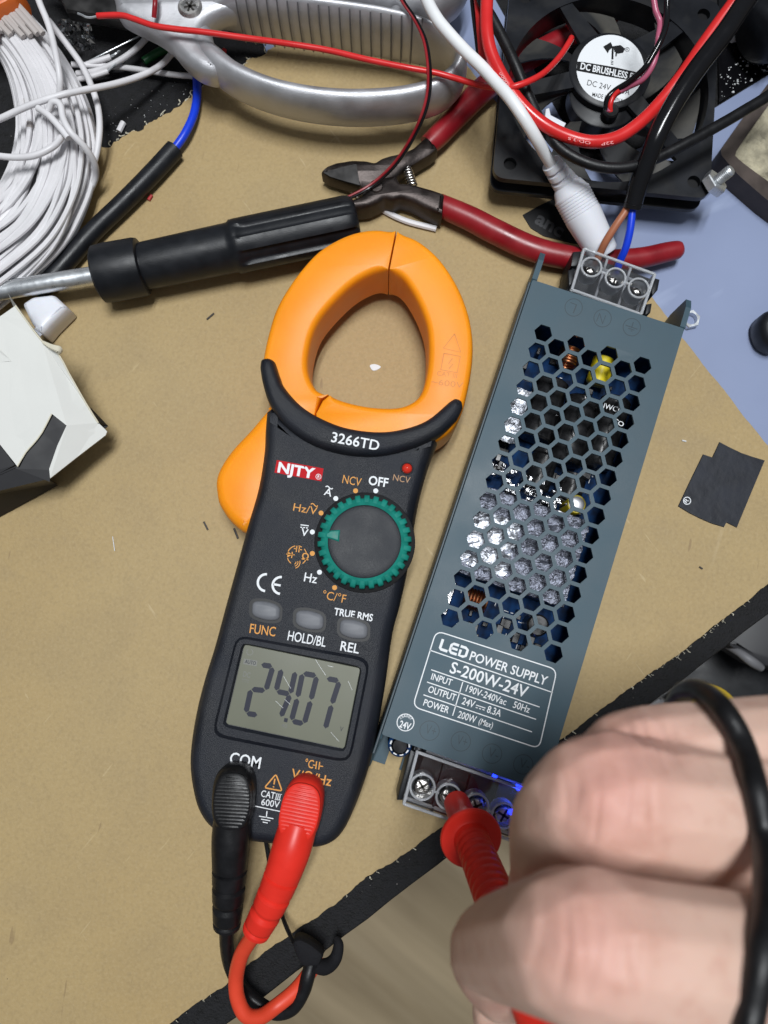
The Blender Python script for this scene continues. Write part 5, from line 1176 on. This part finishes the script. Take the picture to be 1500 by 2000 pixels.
for j in range(ny_+1):
    for i in range(nx_+1):
        u, v = i/nx_, j/ny_; p = qa*(1-u)*(1-v)+qb*(1-u)*v+qd*u*(1-v)+qc*u*v; vs.append(p+Vector((0, 0, rnd.uniform(-.0009, .0009))))
for j in range(ny_):
    for i in range(nx_): a = j*(nx_+1)+i; fs.append((a, a+1, a+nx_+2, a+nx_+1))
obj('sponge', MB().add(vs, fs), M['sponge'], tr, smooth=70)
o = obj('black_plastic_piece', slab(sm([(1488, 630), (1491, 617), (1502, 604), (1530, 600), (1548, 640), (1530, 676), (1503, 668), (1491, 648)], 5, True), 10, [(-.9, 1), (1, 0), (7, 0), (9, .8), (10, 2.5)]), M['black_plastic']); tag(o, 'small black rounded plastic piece at the right edge beyond the power supply', 'plastic piece')
kn = thing('black_holder', 'dark cylindrical holder on the black mat in the upper right corner', 'holder', V(1500, 70, 0))
obj('barrel', lathe(V(1468, 70, 14), V(1600, 0, 14), [(0, 9), (.05, 11), (.15, 12), (.2, 10.5), (.3, 12), (.6, 13), (1, 13)], segs=36), M['black_plastic'], kn)
o = obj('grey_tip', lathe(V(1428, 76, 3), V(1448, 62, 3), [(0, 1.6), (.3, 2.2), (1, 2.4)], segs=14), M['label_white']); tag(o, 'pale grey plastic tip on the black mat', 'tip', 'tips on the black mat')
o = obj('grey_tip', lathe(V(1450, 82, 3), V(1462, 66, 3), [(0, 1.2), (.3, 1.7), (1, 1.7)], segs=14), M['label_white']); tag(o, 'smaller hollow white tip beside the dark holder', 'tip', 'tips on the black mat')
# ================================================================== red probe
pb = thing('test_probe', 'red test probe held in the fingers and touching the second output screw', 'probe', V(893, 1572, 22))
p0 = V(891, 1566, 27); p1 = V(925, 1650, 52); ax = (p1-p0); L0 = ax.length*1000; axn = ax.normalized()
def pa(mm): return p0+axn*(mm/1000)
obj('needle', lathe(pa(-11), pa(2), [(0, .3), (.2, 1), (1, 1)], segs=14), M['steel'], pb)
obj('tip_sleeve', lathe(pa(0), pa(20.5), [(0, 3.3), (.04, 4.1), (.55, 4.4), (.62, 4.9), (1, 5.4)], segs=36), M['red_plastic'], pb)
obj('finger_guard', lathe(pa(20), pa(25), [(0, 4.8), (.16, 7.6), (.24, 8.8), (.34, 9.0), (.52, 9.0), (.60, 8.7), (.63, 7.6), (.60, 6.0), (.66, 5.3), (1, 5.1)], segs=56), M['red_plastic'], pb)
pr = [(0, 5.2)]
for k in range(64):
    f = k/63; pr.append((.005+.36*f, 5.1+.35*f+(.0 if (k % 7) < 4 else -.42)))
pr += [(.38, 5.5), (.6, 5.7), (.9, 5.6), (.97, 5.2), (1, 3)]
obj('grip', lathe(pa(24), pa(108), pr, segs=40), M['red_plastic'], pb, smooth=50)
pend = pa(106)
# cable from the far end of the probe over the wrist
path = [(1180, 2120, 128), (1260, 2230, 150), (1380, 2180, 168), (1448, 2040, 175), (1470, 1960, 175.5), (1490, 1850, 174.5), (1498, 1740, 167), (1493, 1640, 158.5), (1476, 1540, 156.5), (1450, 1452, 150), (1414, 1388, 147), (1374, 1352, 139), (1340, 1350, 130), (1317, 1376, 118), (1306, 1420, 104), (1330, 1500, 80), (1420, 1600, 40)]
P = [pend]+[V(*p) for p in sm(path, 10)]
o = obj('probe_cable', tubew(P, .0020, segs=18), M['black_rubber']); tag(o, 'thick black cable looping over the back of the hand', 'cable')

# ================================================================== hand (one continuous body)
def hand():
    mb = MB(); rnd = random.Random(2)
    def ball(c, r, sq=(1, 1, 1)):
        bm = bmesh.new(); bmesh.ops.create_icosphere(bm, subdivisions=2, radius=r); idx = {v: i for i, v in enumerate(bm.verts)}
        mb.add([Vector((v.co.x*sq[0], v.co.y*sq[1], v.co.z*sq[2]))+c for v in bm.verts], [tuple(idx[v] for v in f.verts) for f in bm.faces]); bm.free()
    def chain(pts, n=14):
        q = sm(pts, n)
        for p in q: ball(V(*p[:3]), p[3]/1000)
    # index
    chain([(1760, 1950, 150, 12.2), (1560, 1910, 161, 11.2), (1340, 1876, 166, 10.5), (1240, 1862, 167, 10.5), (1146, 1846, 166.5, 10.9), (1078, 1846, 158, 10.1), (1012, 1848, 143, 9.4), (966, 1854, 126, 8.8), (960, 1886, 110, 8.2), (978, 1926, 98, 7.4)])
    # middle
    chain([(1760, 1650, 130, 12.8), (1560, 1616, 140, 12.4), (1360, 1590, 146, 11.8), (1264, 1578, 147, 11.7), (1186, 1568, 147, 12.0), (1128, 1586, 139, 11.0), (1092, 1622, 126, 10.0), (1076, 1664, 111, 9.2), (1066, 1706, 97, 8.5), (1050, 1738, 85, 7.6)])
    # ring
    chain([(1760, 1480, 124, 12.0), (1560, 1466, 132, 10.8), (1380, 1478, 138, 10.2), (1290, 1486, 138, 10.2), (1232, 1498, 134, 10.4), (1198, 1540, 120, 9.4), (1176, 1590, 104, 8.6), (1150, 1640, 88, 8.2), (1120, 1680, 78, 7.4)])
    # little finger
    chain([(1780, 1400, 112, 11.0), (1640, 1415, 118, 10.4), (1548, 1452, 120, 9.6), (1500, 1500, 110, 9.0), (1440, 1580, 92, 8.4), (1390, 1630, 80, 7.4)])
    # web of skin between the fingers, deeper than their backs
    chain([(1800, 1760, 116, 13), (1560, 1752, 104, 9), (1300, 1735, 100, 8), (1180, 1715, 98, 7)])
    chain([(1800, 1560, 116, 12), (1500, 1530, 124, 9), (1320, 1520, 124, 8)])
    # thumb
    chain([(1700, 2080, 110, 15), (1460, 2090, 104, 12), (1260, 2070, 98, 10.5), (1110, 2030, 92, 9.8), (1020, 1998, 88, 9.0), (982, 1978, 86, 7.6)])
    # palm and wrist
    for (x, y, z_, r_) in ((1800, 1880, 125, 22), (1800, 1700, 125, 24), (1800, 1540, 112, 22), (1900, 1720, 125, 26), (2050, 1720, 122, 28), (2250, 1720, 120, 27), (2500, 1720, 118, 27), (1740, 1960, 115, 18), (1700, 1780, 118, 18)): ball(V(x, y, z_), r_/1000)
    for f in range(12):
        x = 1740+f*70
        for y in (1620, 1720, 1820): ball(V(x, y, 122), .023)
    me = bpy.data.meshes.new('person'); me.from_pydata([tuple(v) for v in mb.v], [], mb.f)
    o = bpy.data.objects.new('tmp', me); COL.objects.link(o)
    rm = o.modifiers.new('r', 'REMESH'); rm.mode = 'VOXEL'; rm.voxel_size = .0006
    sm_ = o.modifiers.new('s', 'SMOOTH'); sm_.iterations = 9; sm_.factor = .5
    dg = bpy.context.evaluated_depsgraph_get(); m2 = bpy.data.meshes.new_from_object(o.evaluated_get(dg)); bpy.data.objects.remove(o)
    bm = bmesh.new(); bm.from_mesh(m2); bm.normal_update()
    fl = {}
    # shape: knuckle folds and tendons, as real relief; flush = redder skin over the knuckles
    def fold(c, d, half, depth, w, v):
        q = v.co-c; s_ = q.dot(d)
        t_ = (q-d*s_); lat = t_.length
        return -depth*math.exp(-(s_/w)**2)*max(0, 1-(lat/half)**2) if lat < half else 0
    K = []
    for (kx, ky, kz, fx, fy, fz) in ((1134, 1840, 177, 1400, 1878, 176), (1176, 1564, 159, 1400, 1590, 158), (1228, 1470, 146, 1400, 1470, 146)):
        c = V(kx, ky, kz); d = (V(fx, fy, fz)-c).normalized(); K.append((c, d))
    rnd = random.Random(4)
    folds = []
    for c, d in K:
        for k in range(12):
            off = rnd.uniform(-.006, .008); folds.append((c+d*off, (d+Vector((rnd.uniform(-.15, .15), rnd.uniform(-.15, .15), 0))).normalized(), rnd.uniform(.006, .012), rnd.uniform(.00010, .00030), rnd.uniform(.0003, .0007)))
    creases = []
    for pl_, dep in (([(1000, 1724, 132), (1060, 1706, 145), (1130, 1706, 152), (1240, 1722, 153), (1360, 1736, 152), (1480, 1750, 150), (1700, 1775, 145)], .0), ([(1120, 1462, 140), (1220, 1452, 147), (1360, 1478, 148), (1500, 1500, 146)], .0008), ([(884, 1880, 112), (915, 1882, 116), (945, 1890, 118)], .0012)):
        W_ = [V(*p) for p in pl_]
        for a, b_ in zip(W_[:-1], W_[1:]): creases.append((a.to_2d(), b_.to_2d(), dep))
    for v in bm.verts:
        if v.normal.z < -.2: continue
        p2 = v.co.to_2d(); best = 0
        for a, b_, dep in creases:
            ab = b_-a; t_ = max(0, min(1, (p2-a).dot(ab)/ab.length_squared)); d_ = (p2-a-ab*t_).length
            if d_ < .008: best = max(best, dep*math.exp(-(d_/.0022)**2))
        v.co.z -= best
    bm.normal_update()
    for v in bm.verts:
        if v.normal.z < -.2: continue
        dz = sum(fold(*f, v) for f in folds); v.co += v.normal*dz
    lay = bm.verts.layers.float.new('flush')
    for v in bm.verts:
        s_ = 0
        for c, d in K: s_ += math.exp(-((v.co-c).length/.0105)**2)*.75
        for c in (V(905, 1880, 110), V(985, 1700, 105)): s_ += math.exp(-((v.co-c).length/.012)**2)*.6
        v[lay] = min(1, s_)
    # thumbnail: part of the same body mesh
    c = V(972, 1968, 94.5); u = (V(1010, 1990, 94)-c).normalized(); w = u.cross(Vector((-.35, -.2, 1)).normalized()).normalized(); nrm = w.cross(u).normalized()
    if nrm.z < 0: nrm = -nrm
    G = [[bm.verts.new(c+u*(i/8*2-1)*.0052+w*(j/8*2-1)*.0046*(1-.12*abs(i/8*2-1))-nrm*((j/8*2-1)**2*.0022+max(0, -(i/8*2-1))**3*.0006)) for j in range(9)] for i in range(9)]
    for i in range(8):
        for j in range(8): bm.faces.new((G[i][j], G[i+1][j], G[i+1][j+1], G[i][j+1])).material_index = 1
    off = V(1300, 1700, 60)
    for v in bm.verts: v.co -= off
    m2.materials.clear(); m2.materials.append(M['skin']); m2.materials.append(M['nail']); bm.to_mesh(m2); bm.free()
    m2.polygons.foreach_set('use_smooth', [True]*len(m2.polygons)); m2.name = 'person'
    p = link(bpy.data.objects.new('person', m2)); p.location = off; ORI[p] = off
    tag(p, 'bare hand reaching in from the lower right and gripping the red probe', 'person')
hand()
